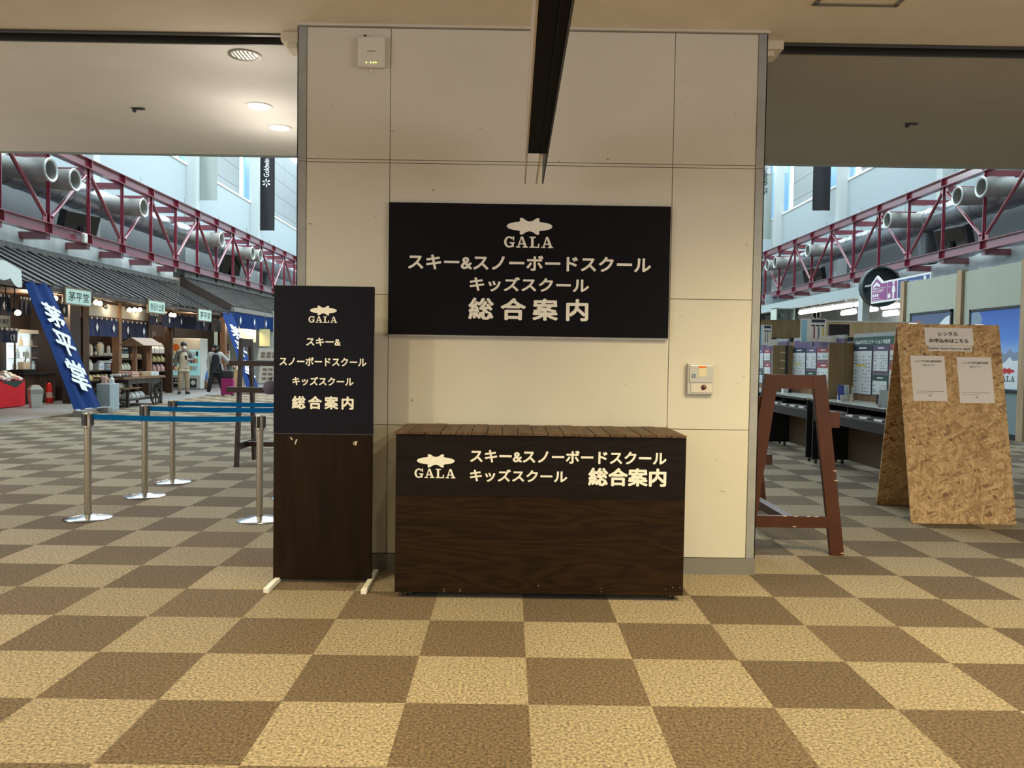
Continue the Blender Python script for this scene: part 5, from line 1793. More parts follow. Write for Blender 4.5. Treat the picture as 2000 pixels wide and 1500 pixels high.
# ================================================================== people
def skin_mesh(name, joints, bones, root, m, parent, levels=1):
    names = list(joints)
    me = bpy.data.meshes.new(name)
    me.from_pydata([joints[k][0] for k in names], [(names.index(a), names.index(b)) for a, b in bones], [])
    ob = bpy.data.objects.new(name, me)
    COL.objects.link(ob)
    sk = ob.modifiers.new('skin', 'SKIN')
    sk.use_smooth_shade = True
    lay = me.skin_vertices[0].data if me.skin_vertices else None
    for i, k in enumerate(names):
        r = joints[k][1]
        lay[i].radius = (r, r) if not isinstance(r, tuple) else r
        lay[i].use_root = (k == root)
    sb = ob.modifiers.new('smooth', 'SUBSURF')
    sb.levels = levels
    sb.render_levels = levels
    dg = bpy.context.evaluated_depsgraph_get()
    out = bpy.data.meshes.new_from_object(ob.evaluated_get(dg))
    bpy.data.objects.remove(ob)
    out.name = name
    for p in out.polygons:
        p.use_smooth = True
    out.materials.clear()
    out.materials.append(m)
    o = bpy.data.objects.new(name, out)
    COL.objects.link(o)
    o.parent = parent
    return o


SKIN = mat('skin', (0.56, 0.36, 0.26), 0.55)
HAIR = mat('black hair', (0.012, 0.010, 0.010), 0.45)


def person(label, loc, rz, P, coat, top, legs, shoe, hair_long, mask, long_coat):
    """P: joint positions for this pose, feet on z = 0, facing -y."""
    t = thing('person', label, 'person', loc, rz)
    J = {'pelvis': (P['pelvis'], (0.105, 0.08)), 'waist': (P['waist'], (0.10, 0.07)), 'chest': (P['chest'], (0.115, 0.08)), 'neckb': (P['neckb'], 0.055), 'neck': (P['neck'], 0.048),
         'jaw': (P['jaw'], (0.062, 0.070)), 'head': (P['head'], (0.080, 0.095)), 'crown': (P['crown'], (0.058, 0.065))}
    B = [('pelvis', 'waist'), ('waist', 'chest'), ('chest', 'neckb'), ('neckb', 'neck'), ('neck', 'jaw'), ('jaw', 'head'), ('head', 'crown')]
    for s in 'lr':
        for n, r in (('sh', 0.058), ('el', 0.043), ('wr', 0.029), ('palm', (0.036, 0.018))):
            J[n + s] = (P[n + s], r)
        B += [('chest', 'sh' + s), ('sh' + s, 'el' + s), ('el' + s, 'wr' + s), ('wr' + s, 'palm' + s)]
        w0, pm = Vector(P['wr' + s]), Vector(P['palm' + s])
        d = (pm - w0).normalized()
        sd = d.cross(Vector((0, -1, 0.2))).normalized()
        for k, L in enumerate((0.065, 0.075, 0.070, 0.055)):
            q = pm + sd * (0.026 - 0.0175 * k) + d * 0.02
            e = q + d * L + Vector((0, -0.02, 0))
            J['f%d%s' % (k, s)] = (tuple(q), 0.010)
            J['t%d%s' % (k, s)] = (tuple(e), 0.008)
            B += [('palm' + s, 'f%d%s' % (k, s)), ('f%d%s' % (k, s), 't%d%s' % (k, s))]
        th = w0 + d * 0.03 + sd * 0.04
        J['th' + s] = (tuple(th), 0.011)
        J['tt' + s] = (tuple(th + d * 0.05 + sd * 0.015), 0.009)
        B += [('wr' + s, 'th' + s), ('th' + s, 'tt' + s)]
        for n, r in (('hip', 0.085), ('kn', 0.056), ('an', 0.037), ('toe', 0.030)):
            J[n + s] = (P[n + s], r)
        B += [('pelvis', 'hip' + s), ('hip' + s, 'kn' + s), ('kn' + s, 'an' + s), ('an' + s, 'toe' + s)]
    skin_mesh('body', J, B, 'pelvis', SKIN, t)
    H = Vector(P['head'])
    fd = Vector(P.get('face', (0, -1, 0))).normalized()
    sd = Vector((0, 0, 1)).cross(fd).normalized()
    hm = MB()
    hm.blob(tuple(H - fd * 0.022 + Vector((0, 0, 0.035))), 0.098, 0.098, 0.105, 16, 10)
    if hair_long:
        hm.blob(tuple(H - fd * 0.055 - Vector((0, 0, 0.06))), 0.105, 0.10, 0.15, 16, 10)
    h = hm.build('hair', HAIR, t, smooth=True)
    for s in (-1, 1):
        e = H + fd * 0.092 + sd * (s * 0.032) + Vector((0, 0, -0.005))
        MB().blob(tuple(e), 0.011, 0.011, 0.007, 8, 6).build('eye', HAIR, t)
        MB().blob(tuple(H + sd * (s * 0.085) + Vector((0, 0, -0.015))), 0.012, 0.018, 0.03, 8, 6).build('ear', SKIN, t, smooth=True)
    if mask:
        MB().blob(tuple(H + fd * 0.062 - Vector((0, 0, 0.055))), 0.058, 0.045, 0.045, 12, 8).build('face_mask', WHITE_PAINT, t, smooth=True)
    else:
        MB().blob(tuple(H + fd * 0.095 - Vector((0, 0, 0.025))), 0.012, 0.016, 0.018, 8, 6).build('nose', SKIN, t, smooth=True)
        MB().blob(tuple(H + fd * 0.086 - Vector((0, 0, 0.06))), 0.022, 0.008, 0.006, 8, 6).build('mouth', mat('lips', (0.40, 0.16, 0.14), 0.5), t, smooth=True)
    g = lambda k, r: (P[k], r)
    skin_mesh('top', {'a': g('pelvis', (0.172, 0.140)), 'b': g('waist', (0.162, 0.130)), 'c': g('chest', (0.175, 0.138)), 'd': g('neckb', 0.082), 'z': (tuple(Vector(P['pelvis']) + Vector((0, 0, -0.05))), (0.165, 0.135))}, [('z', 'a'), ('a', 'b'), ('b', 'c'), ('c', 'd')], 'a', top, t)
    dn = lambda k, dz: tuple(Vector(P[k]) + Vector((0, 0, dz)))
    skin_mesh('trousers', {'p': (dn('pelvis', 0.06), (0.17, 0.135)), 'm': (dn('pelvis', -0.06), (0.185, 0.145)), 'hl': (dn('hipl', -0.16), 0.118), 'kl': g('knl', 0.082), 'al': g('anl', 0.068), 'hr': (dn('hipr', -0.16), 0.118), 'kr': g('knr', 0.082), 'ar': g('anr', 0.068)},
              [('p', 'm'), ('m', 'hl'), ('hl', 'kl'), ('kl', 'al'), ('m', 'hr'), ('hr', 'kr'), ('kr', 'ar')], 'p', legs, t)
    C, CB_ = {'c': (tuple(Vector(P['chest']) + Vector((0, 0.055, 0))), (0.19, 0.125)), 'b': (tuple(Vector(P['waist']) + Vector((0, 0.06, 0))), (0.185, 0.125)), 'a': (tuple(Vector(P['pelvis']) + Vector((0, 0.06, -0.05))), (0.195, 0.135)),
              'n': (tuple(Vector(P['neckb']) + Vector((0, 0.02, 0.01))), 0.085)}, [('c', 'b'), ('b', 'a'), ('c', 'n')]
    if long_coat:
        px_, py_, pz_ = P['pelvis']

        def tail(i, j):
            a = math.radians(-35 + 250 * i)
            k = 1 - j
            return (px_ + 0.02 * k + (0.20 + 0.09 * k) * math.cos(a), py_ + 0.02 + (0.14 + 0.05 * k) * math.sin(a), pz_ + 0.14 - 0.60 * k + 0.01 * math.sin(7 * a))
        MB().grid(tail, 28, 8).build('coat_skirt', coat, t, smooth=True, solid=0.02)
    for s in 'lr':
        C['s' + s] = g('sh' + s, 0.082)
        C['e' + s] = g('el' + s, 0.070)
        C['w' + s] = g('wr' + s, 0.052)
        CB_ += [('c', 's' + s), ('s' + s, 'e' + s), ('e' + s, 'w' + s)]
    skin_mesh('coat', C, CB_, 'c', coat, t)
    for s in 'lr':
        a, b = Vector(P['an' + s]), Vector(P['toe' + s])
        m_ = MB()
        c = (a * 0.55 + b * 0.45)
        z0 = b.z - 0.035
        dirv = Vector((b.x - a.x, b.y - a.y, 0))
        dirv = dirv.normalized() if dirv.length > 1e-3 else Vector((0, -1, 0))
        m_.bar(c - dirv * 0.14 + Vector((0, 0, z0 - c.z + 0.05)), c + dirv * 0.15 + Vector((0, 0, z0 - c.z + 0.04)), 0.095, 0.09)
        m_.build('shoe', shoe, t, bevel=0.03)
    return t


stand_pose = dict(pelvis=(0, 0, 0.92), waist=(0, 0.005, 1.10), chest=(0, 0.01, 1.32), neckb=(0, 0.015, 1.43), neck=(0, 0.01, 1.49), jaw=(0.0, -0.015, 1.54), head=(0, -0.012, 1.60), crown=(0, 0, 1.67), face=(0.25, -1, -0.15),
                  shr=(-0.18, 0.01, 1.38), elr=(-0.26, 0.04, 1.12), wrr=(-0.25, -0.02, 0.90), palmr=(-0.25, -0.035, 0.82),
                  shl=(0.18, 0.01, 1.38), ell=(0.27, -0.02, 1.12), wrl=(0.13, -0.22, 1.14), palml=(0.07, -0.27, 1.16),
                  hipr=(-0.09, 0, 0.88), knr=(-0.12, -0.06, 0.49), anr=(-0.13, 0.05, 0.09), toer=(-0.15, -0.09, 0.035),
                  hipl=(0.09, 0, 0.88), knl=(0.10, -0.02, 0.49), anl=(0.10, 0.03, 0.09), toel=(0.13, -0.11, 0.035))
walk_pose = dict(pelvis=(0, 0, 0.89), waist=(0, -0.01, 1.07), chest=(0.0, -0.03, 1.28), neckb=(-0.01, -0.04, 1.39), neck=(-0.02, -0.05, 1.44), jaw=(-0.03, -0.085, 1.48), head=(-0.03, -0.085, 1.54), crown=(-0.03, -0.06, 1.61), face=(-0.7, -0.8, -0.4),
                 shr=(-0.17, -0.02, 1.34), elr=(-0.22, 0.05, 1.08), wrr=(-0.21, 0.0, 0.86), palmr=(-0.20, -0.02, 0.78),
                 shl=(0.17, -0.02, 1.34), ell=(0.34, 0.03, 1.14), wrl=(0.50, 0.02, 0.97), palml=(0.58, 0.015, 0.94),
                 hipr=(-0.085, 0, 0.85), knr=(-0.16, -0.10, 0.47), anr=(-0.22, -0.06, 0.09), toer=(-0.24, -0.20, 0.035),
                 hipl=(0.085, 0, 0.85), knl=(0.15, 0.0, 0.47), anl=(0.24, 0.10, 0.09), toel=(0.22, -0.04, 0.035))
p = atz(359, 769.5, 0)
person('person with black hair and white mask in an open grey padded jacket holding a phone', (p.x, p.y, 0), 0.45, stand_pose, mat('grey padded jacket', (0.13, 0.12, 0.11), 0.6, bump=0.5, bscale=12),
       mat('cream top', (0.52, 0.46, 0.34), 0.8), mat('khaki trousers', (0.42, 0.34, 0.22), 0.8), mat('dark boots', (0.02, 0.02, 0.022), 0.6), False, True, False)
ph = Matrix.Rotation(0.45, 4, 'Z') @ Vector((0.045, -0.31, 1.18))
single(MB().bar((p.x + ph.x, p.y + ph.y, 1.14), (p.x + ph.x, p.y + ph.y - 0.02, 1.28), 0.07, 0.012, (0, 1, 0)), 'phone', BLACK_PLASTIC, 'black phone in the hand of the person in the padded jacket', 'phone')
p = atz(421, 772, 0)
person('person with dark bob in a long pale grey coat pulling a magenta suitcase', (p.x, p.y, 0), 0.35, walk_pose, mat('pale grey coat', (0.42, 0.41, 0.40), 0.8), mat('black jumper', (0.012, 0.012, 0.014), 0.8),
       mat('navy black trousers', (0.012, 0.014, 0.022), 0.8), mat('white shoes', (0.66, 0.66, 0.68), 0.5), True, False, True)
p = atz(445, 773.5, 0)
kk = (aty(445, 739, p.y).z)
t = thing('suitcase', 'magenta hard suitcase standing upright on wheels', 'suitcase', (p.x, p.y, 0), 0.1)
mg = mat('magenta shell', (0.30, 0.012, 0.12), 0.35)
s_ = MB().box(-0.19, 0.19, -0.12, 0.12, 0.05, kk)
for i in range(4):
    s_.box(-0.15 + 0.08 * i, -0.12 + 0.08 * i, -0.128, 0.128, 0.10, kk - 0.05)
s_.build('shell', mg, t, bevel=0.02)
for x in (-0.15, 0.15):
    for y in (-0.09, 0.09):
        MB().tube((x - 0.012, y, 0.026), (x + 0.012, y, 0.026), 0.026, n=10).build('wheel', BLACK_PLASTIC, t)
    MB().box(x * 0.6 - 0.008, x * 0.6 + 0.008, 0.12, 0.135, kk - 0.02, kk + 0.40).build('handle_rod', GREY_TRIM, t)
MB().box(-0.11, 0.11, 0.112, 0.142, kk + 0.39, kk + 0.42).build('handle', BLACK_PLASTIC, t)
t = thing('travel_bag', 'black bag strapped on top of the magenta suitcase', 'bag', (p.x, p.y, kk), 0.1)
MB().box(-0.18, 0.18, -0.11, 0.11, 0.0, 0.27).build('body', BLACK_PLASTIC, t, bevel=0.05)
MB().bar((-0.09, -0.02, 0.26), (-0.05, -0.02, 0.36), 0.02, 0.01).bar((-0.05, -0.02, 0.36), (0.07, -0.02, 0.36), 0.02, 0.01).bar((0.07, -0.02, 0.36), (0.10, -0.02, 0.26), 0.02, 0.01).build('strap', BLACK_PLASTIC, t)
# ================================================================== RIGHT: ticket desks with price boards
XD, XB = 4.2, 4.72            # front edge of the desks, plane of the price boards
ZT = 0.895
HEADS = {'green': mat('dark green heading', (0.02, 0.07, 0.06), 0.5), 'navy': mat('navy heading', (0.015, 0.025, 0.06), 0.5), 'purple': mat('purple heading', (0.10, 0.07, 0.16), 0.5), 'red': mat('dark red heading', (0.30, 0.05, 0.07), 0.5)}
BOARD_BODY = mat('grey mauve board', (0.15, 0.13, 0.15), 0.5)
SHEET_W = mat('printed white sheet', (0.60, 0.64, 0.66), 0.45)
INK = mat('small dark print', (0.12, 0.14, 0.18), 0.6)
HILITE = mat('yellow highlight', (0.62, 0.52, 0.05), 0.5)


def desk(y0, y1, which, lab):
    t = thing('ticket_desk', lab, 'desk', ((XD + XB) / 2, (y0 + y1) / 2, 0))
    o = t.location
    MB(o).box(XD - 0.03, XB + 0.02, y0, y1, ZT - 0.03, ZT).build('desk_top', DESK_TOP, t, bevel=0.004)
    MB(o).box(XD - 0.032, XD - 0.02, y0, y1, ZT - 0.04, ZT - 0.004).build('edge_strip', DESK_DARK, t)
    for y in (y0, y1 - 0.03):
        MB(o).box(XD, XB, y, y + 0.03, 0.06, ZT - 0.03).build('side_panel', DESK_DARK, t)
        for x in (XD + 0.05, XB - 0.1):
            MB(o).tube((x - 0.012, y + 0.015, 0.03), (x + 0.012, y + 0.015, 0.03), 0.03, n=12).build('caster', BLACK_PLASTIC, t)
    MB(o).box(XB - 0.03, XB, y0 + 0.03, y1 - 0.03, 0.06, ZT - 0.03).build('back_panel', mat('dark brown desk back', (0.085, 0.055, 0.028), 0.55), t)
    MB(o).box(XD, XB - 0.03, y0 + 0.03, y1 - 0.03, 0.715, 0.735).build('form_shelf', mat('grey shelf board', (0.09, 0.085, 0.09), 0.4), t)
    MB(o).box(XD + 0.005, XD + 0.02, y0 + 0.03, y1 - 0.03, 0.60, 0.715).build('apron', DESK_DARK, t)
    MB(o).box(XD + 0.01, XB - 0.03, (y0 + y1) / 2 - 0.01, (y0 + y1) / 2 + 0.01, 0.735, ZT - 0.03).build('divider', DESK_DARK, t)
    for k in range(5):
        y = y0 + (y1 - y0) * (0.10 + 0.175 * k) + 0.06
        s = MB()
        for j in range(4):
            s.box(-0.11, 0.12, -0.10, 0.10, 0.006 * j, 0.006 * j + 0.005)
        s.v = [v + Vector((XD + 0.12, y, 0.736)) for v in s.v]
        single(s, 'form_stack', PAPER, 'stack of white forms on the shelf under the %s ticket desk' % which, 'paper stack', 'form stacks under the %s desk' % which)
    return t


desk(8.62, 10.78, 'nearest', 'ticket desk nearest the pressed-board A-board')
desk(10.98, 13.05, 'middle', 'ticket desk in the middle, seen through the red brown stand')
desk(13.25, 15.30, 'farthest', 'ticket desk farthest away beside the pier edge')


def divider(y, lab):
    t = thing('booth_divider', lab, 'partition', (4.55, y, ZT))
    o = t.location
    MB(o).box(4.38, 4.60, y - 0.02, y + 0.01, ZT, 1.665).build('panel', BOOTH_WOOD, t)
    MB(o).box(4.606, XB + 0.0, y - 0.014, y + 0.01, ZT, 1.665).build('hinged_panel', BOOTH_WOOD, t)
    MB(o).box(XB + 0.002, XB + 0.026, y - 0.03, y + 0.01, ZT, 1.75).build('edge_post', POST_WOOD, t)
    return t


divider(10.74, 'brown booth divider at the far end of the nearest ticket desk')
dv = divider(13.02, 'brown booth divider at the far end of the middle ticket desk')
for k in range(5):
    z = 1.02 + 0.13 * k
    MB(dv.location).box(4.50, 4.58, 12.994, 13.0, z, z + 0.012).build('clip', WHITE_PAINT, dv)
MB(dv.location).box(4.585, 4.625, 12.985, 13.0, 0.93, 1.66).build('black_channel', BLACK_PLASTIC, dv)


def price_board(lab, y_far, y_near, z0, z1, head, title, sheets):
    """Board in the plane x = XB facing the aisle; read from its far end to its near end."""
    t = thing('price_board', lab, 'notice board', (XB, (y_far + y_near) / 2, z0))
    o = t.location
    MB(o).box(XB, XB + 0.03, y_near, y_far, z0, z1).build('board', BOARD_BODY, t)
    MB(o).box(XB - 0.006, XB + 0.036, y_near, y_far, z1, z1 + 0.05).build('top_rail', GREY_TRIM, t)
    MB(o).box(XB + 0.0, XB + 0.03, y_near, y_far, ZT, z0).build('wood_strip', WARM_WOOD, t)
    hh = 0.13
    note(MB(o).box(XB - 0.004, XB, y_near, y_far, z1 - hh, z1).build('header', HEADS[head], t), 'dark title band')
    if title:
        w = Writing((XB - 0.004, y_far, z1 - hh), -YY, ZZ, -XX, o)
        w.text(title, 0.05, 1.02, 0.035, 0.095, bold=0.025)
        w.build('title_lettering', CLOTH_WHITE, t)
    for (px0, px1, py0, py1, hc, hi) in sheets:
        a, b = atx(px0, (py0 + py1) / 2, XB), atx(px1, (py0 + py1) / 2, XB)
        tp, bt = atx((px0 + px1) / 2, py0, XB).z, atx((px0 + px1) / 2, py1, XB).z
        MB(o).box(XB - 0.005, XB, b.y, a.y, bt, tp).build('sheet_border', HEADS[hc], t)
        s = MB(o).box(XB - 0.008, XB - 0.004, b.y + 0.012, a.y - 0.012, bt + 0.012, tp - 0.075).build('price_sheet', SHEET_W, t)
        w = Writing((XB - 0.008, a.y, bt), -YY, ZZ, -XX, o)
        W_, H_ = a.y - b.y, tp - bt
        rows = max(int(H_ / 0.055), 3)
        for r in range(rows):
            z = 0.04 + (H_ - 0.15) * r / rows
            if (r * 7) % 5 != 4:
                w.rect(0.03, 0.03 + W_ * (0.16 + 0.05 * ((r * 3) % 3)), z, z + 0.010)
            for c in range(3):
                if (r + c) % 4 != 3:
                    w.rect(W_ * (0.52 + 0.15 * c), W_ * (0.60 + 0.15 * c), z, z + 0.011)
        w.build('printed_rows', INK, s)
        w = Writing((XB - 0.005, a.y, tp - 0.06), -YY, ZZ, -XX, o)
        w.rect(W_ * 0.3, W_ * 0.7, 0.016, 0.032)
        w.build('heading_print', CLOTH_WHITE, t)
        if hi:
            MB(o).box(XB - 0.0105, XB - 0.009, b.y + W_ * 0.30, a.y - W_ * 0.18, bt + H_ * 0.58, bt + H_ * 0.61).build('highlight', HILITE, s)
    return t


zz1, zz0 = atx(1700, 658, XB).z, atx(1700, 772, XB).z
price_board('price board with dark green title above the nearest ticket desk', 10.72, 8.72, zz0, zz1, 'green', 'GALAサロモンステーション 料金表',
            ((1667, 1703.5, 674.5, 771, 'navy', True), (1706.5, 1736, 674, 726.5, 'purple', False), (1704.5, 1733.5, 732.5, 773, 'green', False), (1739, 1768, 672, 705, 'red', False), (1737, 1768, 711, 772, 'red', False)))
price_board('price board with mauve title above the middle ticket desk', 12.98, 11.02, zz0, zz1, 'purple', None,
            ((1548, 1573.5, 680, 758, 'navy', True), (1575.5, 1595, 680, 721, 'purple', False), (1597, 1621, 679, 704, 'red', False), (1596, 1621, 709, 764, 'red', False), (1574, 1593, 725, 758, 'green', False)))
price_board('price board at the far desk, only its end showing by the pier', 15.25, 13.3, zz0, zz1, 'purple', None,
            ((1478, 1491.5, 682, 720, 'purple', False), (1492.5, 1505, 682, 705, 'red', False), (1493, 1505, 709, 745, 'red', False), (1478, 1490, 724, 748, 'green', False)))

# header posters and monitor above the boards
for (px0, px1, py0, py1, yy, lab) in ((1563.5, 1614, 623, 667, 11.9, 'white price poster with blue photo strip above the middle price board'), (1481, 1507.5, 635, 674, 14.2, 'white price poster half hidden by the pier above the far price board')):
    a, b = aty(px0, py1, yy), aty(px1, py0, yy)
    t = thing('header_poster', lab, 'poster', ((a.x + b.x) / 2, yy, a.z))
    o = t.location
    MB(o).box(a.x, b.x, yy, yy + 0.012, a.z, b.z).build('panel', WHITE_PAINT, t)
    wd, ht = b.x - a.x, b.z - a.z
    MB(o).box(a.x + wd * 0.02, a.x + wd * 0.24, yy - 0.003, yy, a.z + ht * 0.02, b.z - ht * 0.05).build('blue_photo', mat('pale blue photo print', (0.30, 0.58, 0.75), 0.5), t)
    MB(o).box(a.x + wd * 0.42, b.x - wd * 0.06, yy - 0.003, yy, b.z - ht * 0.16, b.z - ht * 0.03).build('title_bar', HEADS['navy'], t)
    for c in range(3):
        x0 = a.x + wd * (0.42 + 0.18 * c)
        MB(o).box(x0, x0 + wd * 0.14, yy - 0.003, yy, b.z - ht * 0.33, b.z - ht * 0.26).build('column_heading', HEADS['navy'], t)
        MB(o).box(x0 + wd * 0.08, x0 + wd * 0.14, yy - 0.003, yy, a.z + ht * 0.15, b.z - ht * 0.36).build('price_column', (HEADS['red'] if c == 0 else HILITE) if c != 1 else INK, t)
    MB(o).box((a.x + b.x) / 2 - 0.02, (a.x + b.x) / 2 + 0.02, yy + 0.012, yy + 0.03, zz1 - 0.1, b.z).build('bracket', STEEL, t)
for (px0, px1, py0, py1, yy, lab) in ((1600, 1638, 656, 668, 11.3, 'long white card clipped along the top of the middle price board'), (1500, 1519, 663, 676, 13.6, 'white card clipped along the top of the far price board')):
    a, b = aty(px0, py1, yy), aty(px1, py0, yy)
    single(MB().box(a.x, b.x, yy, yy + 0.006, a.z, b.z).box(b.x - 0.02, b.x, yy, yy + 0.004, min(zz1 + 0.02, a.z), a.z).box(b.x - 0.02, max(XB + 0.01, b.x), yy, yy + 0.004, zz1 + 0.05, zz1 + 0.056), 'name_card', WHITE_PAINT, lab, 'card')
yy = 13.2
a, b = aty(1619, 656, yy), aty(1660, 633, yy)
t = thing('desk_monitor', 'black monitor above the booths under the light wood fascia', 'monitor', ((a.x + b.x) / 2, yy, a.z))
MB(t.location).box(a.x, b.x, yy, yy + 0.05, a.z, b.z).build('case', BLACK_PLASTIC, t, bevel=0.006)
MB(t.location).box(a.x + 0.012, b.x - 0.012, yy - 0.002, yy, a.z + 0.015, b.z - 0.012).build('screen', mat('dark screen glass', (0.006, 0.006, 0.008), 0.2), t)
MB(t.location).box((a.x + b.x) / 2 - 0.02, (a.x + b.x) / 2 + 0.02, yy + 0.05, yy + 0.09, ZT * 0 + 0.0 - 0.0 + 0.0, b.z - 0.05).build('pole', BLACK_PLASTIC, t)

# small things on the desks
p = atx(1648, 783, 4.40)
t = thing('leaflet_rack', 'small rack of blue and white leaflets on the nearest ticket desk', 'leaflet rack', (4.40, p.y, ZT))
MB().box(-0.06, 0.06, -0.06, 0.06, 0, 0.08).build('holder', mat('clear acrylic', (0.62, 0.64, 0.66), 0.15), t)
for k in range(4):
    MB().bar((-0.045 + 0.03 * k, -0.03 + 0.02 * k, 0.01), (-0.045 + 0.03 * k, 0.0 + 0.02 * k, 0.21), 0.085, 0.006, (0, 1, 0)).build('leaflet', (mat('blue leaflet', (0.06, 0.10, 0.38), 0.5), ITEM_MATS['white'], ITEM_MATS['blue'], ITEM_MATS['white'])[k], t)
p = atx(1659, 783, 4.46)
t = thing('pen_stand', 'grey pen stand beside the leaflet rack', 'pen stand', (4.46, p.y - 0.06, ZT))
MB().lathe(((0, 0), (0.03, 0), (0.036, 0.10), (0.030, 0.10), (0.028, 0.01)), n=14).build('cup', STEEL, t, smooth=True)
for k in range(4):
    a = 1.5 * k
    MB().tube((0.008 * math.cos(a), 0.008 * math.sin(a), 0.01), (0.03 * math.cos(a), 0.03 * math.sin(a), 0.19), 0.004, n=6).build('pen', (ITEM_MATS['white'], GREY_TRIM, ITEM_MATS['dark'], ITEM_MATS['white'])[k], t)
for (px, py, xx, lab) in ((1716.5, 791, 4.52, 'black pen cup at the near end of the nearest ticket desk'), (1541, 767, 4.55, 'black pen cup at the far end of the middle ticket desk')):
    p = atx(px, py, xx)
    t = thing('pen_cup', lab, 'pen cup', (xx, p.y, ZT))
    MB().lathe(((0, 0), (0.036, 0), (0.036, 0.12), (0.032, 0.12), (0.03, 0.01)), n=14).build('cup', BLACK_PLASTIC, t, smooth=True)
    for k in range(3):
        MB().tube((0, 0, 0.02), (-0.03 + 0.012 * k, 0.03 - 0.02 * k, 0.17), 0.004, n=6).build('pen', (HILITE, ITEM_MATS['white'], ITEM_MATS['blue'])[k], t)
p = atx(1534, 767, 4.50)
t = thing('leaflet_rack', 'small grey rack at the far end of the middle ticket desk', 'leaflet rack', (4.50, p.y, ZT))
MB().box(-0.05, 0.05, -0.05, 0.05, 0, 0.10).build('holder', mat('clear acrylic', (0.62, 0.64, 0.66), 0.15), t)
MB().bar((0, 0, 0.01), (0, 0.03, 0.20), 0.08, 0.02, (0, 1, 0)).build('leaflet', ITEM_MATS['white'], t)
p = atx(1728, 793, 4.32)
t = thing('tent_card', 'blue and white folded card at the near end of the nearest ticket desk', 'card', (4.32, p.y, ZT))
MB().poly([(-0.06, -0.05, 0), (0.06, -0.05, 0), (0.06, 0.0, 0.20), (-0.06, 0.0, 0.20)], (0, -1, 0.25), 0.004).build('front_leaf', ITEM_MATS['blue'], t)
MB().poly([(-0.06, 0.05, 0), (0.06, 0.05, 0), (0.06, 0.004, 0.20), (-0.06, 0.004, 0.20)], (0, 1, 0.25), 0.004).build('back_leaf', ITEM_MATS['white'], t)

# wood fascias behind the booths
yy = 16.0
for (px0, px1, py0, py1, m, lab) in ((1483, 1565, 627.5, 659, BOOTH_WOOD, 'brown wooden fascia above the far booths'), (1565, 1800, 631, 657, LIGHT_WOOD, 'light wooden fascia behind the nearest price board')):
    a, b = aty(px0, py1, yy), aty(px1, py0, yy)
    t = thing('booth_fascia', lab, 'fascia', ((a.x + b.x) / 2, yy + 0.1, 0))
    MB(t.location).box(a.x, b.x, yy, yy + 0.10, a.z, b.z).build('panel', m, t)
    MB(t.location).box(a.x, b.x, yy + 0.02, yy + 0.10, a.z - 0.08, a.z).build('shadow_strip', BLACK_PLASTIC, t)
    MB(t.location).box(a.x, b.x, yy - 0.01, yy + 0.12, b.z, b.z + 0.02).build('capping', WHITE_PAINT if m is LIGHT_WOOD else m, t)
    for x in (a.x + 0.1, b.x - 0.1):
        MB(t.location).box(x - 0.04, x + 0.04, yy + 0.03, yy + 0.10, 0, a.z - 0.08).build('post', BOOTH_WOOD, t)
yy = 24.0
a, b = aty(1516, 627, yy), aty(1553, 602, yy)
t = thing('wall_cabinet', 'pale open box cabinet with small camera above the far booths', 'cabinet', ((a.x + b.x) / 2, yy + 0.2, a.z))
o = t.location
MB(o).box(a.x, b.x, yy + 0.5, yy + 0.53, a.z, b.z).build('back', COLUMN_MAT, t)
MB(o).box(a.x, b.x, yy, yy + 0.5, b.z - 0.02, b.z).box(a.x, b.x, yy, yy + 0.5, a.z, a.z + 0.02).box(a.x, a.x + 0.02, yy, yy + 0.5, a.z, b.z).box(b.x - 0.02, b.x, yy, yy + 0.5, a.z, b.z).build('case', mat('pale cabinet', (0.55, 0.60, 0.55), 0.6), t)
MB(o).box((a.x + b.x) / 2 - 0.06, (a.x + b.x) / 2 + 0.08, yy + 0.3, yy + 0.5, (a.z + b.z) / 2 - 0.05, (a.z + b.z) / 2 + 0.06).build('camera', GREY_TRIM, t)
MB(o).box((a.x + b.x) / 2 - 0.15, b.x, yy + 0.1, yy + 0.4, a.z - 0.02, a.z).build('carton_shelf', LIGHT_WOOD, t)
MB(o).box((a.x + b.x) / 2 - 0.05, (a.x + b.x) / 2 + 0.05, yy + 0.2, yy + 0.3, 0, a.z - 0.02).build('post', COLUMN_MAT, t)

# ---- office under the gallery: edge beam, dark ceiling, tubes, back boards
XG = 10.5
zb0, zb1 = atx(1620, 590, XG).z, atx(1620, 572, XG).z
struct(MB().box(XG - 0.1, XG + 0.1, 23.0, 45, zb0, zb1).build('trim_40', HALL_WHITE))
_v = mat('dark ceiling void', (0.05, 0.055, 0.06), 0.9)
struct(MB()._add([(XG + 0.1, 23.0, zb1 - 0.06), (17.1, 23.0, 4.15), (17.1, 45, 4.15), (XG + 0.1, 45, zb1 - 0.06), (XG + 0.1, 23.0, zb1), (17.1, 23.0, 4.25), (17.1, 45, 4.25), (XG + 0.1, 45, zb1)],
               [(0, 3, 2, 1), (4, 5, 6, 7), (0, 1, 5, 4), (1, 2, 6, 5), (2, 3, 7, 6), (3, 0, 4, 7)]).build('ceiling', _v))
struct(MB().box(17.1, 17.2, 22.0, 45, 0, 4.15).build('wall_office_right', mat('white office wall', (0.62, 0.66, 0.66), 0.6)))
yc = 23.3
struct(MB().box(XG - 0.1, XG + 0.12, yc - 0.15, yc + 0.15, 0, zb0).build('trim_41', COLUMN_MAT))
struct(MB().box(XG, 17.2, 40.0, 40.1, 0, zb0).build('wall_office_back', HALL_WHITE))
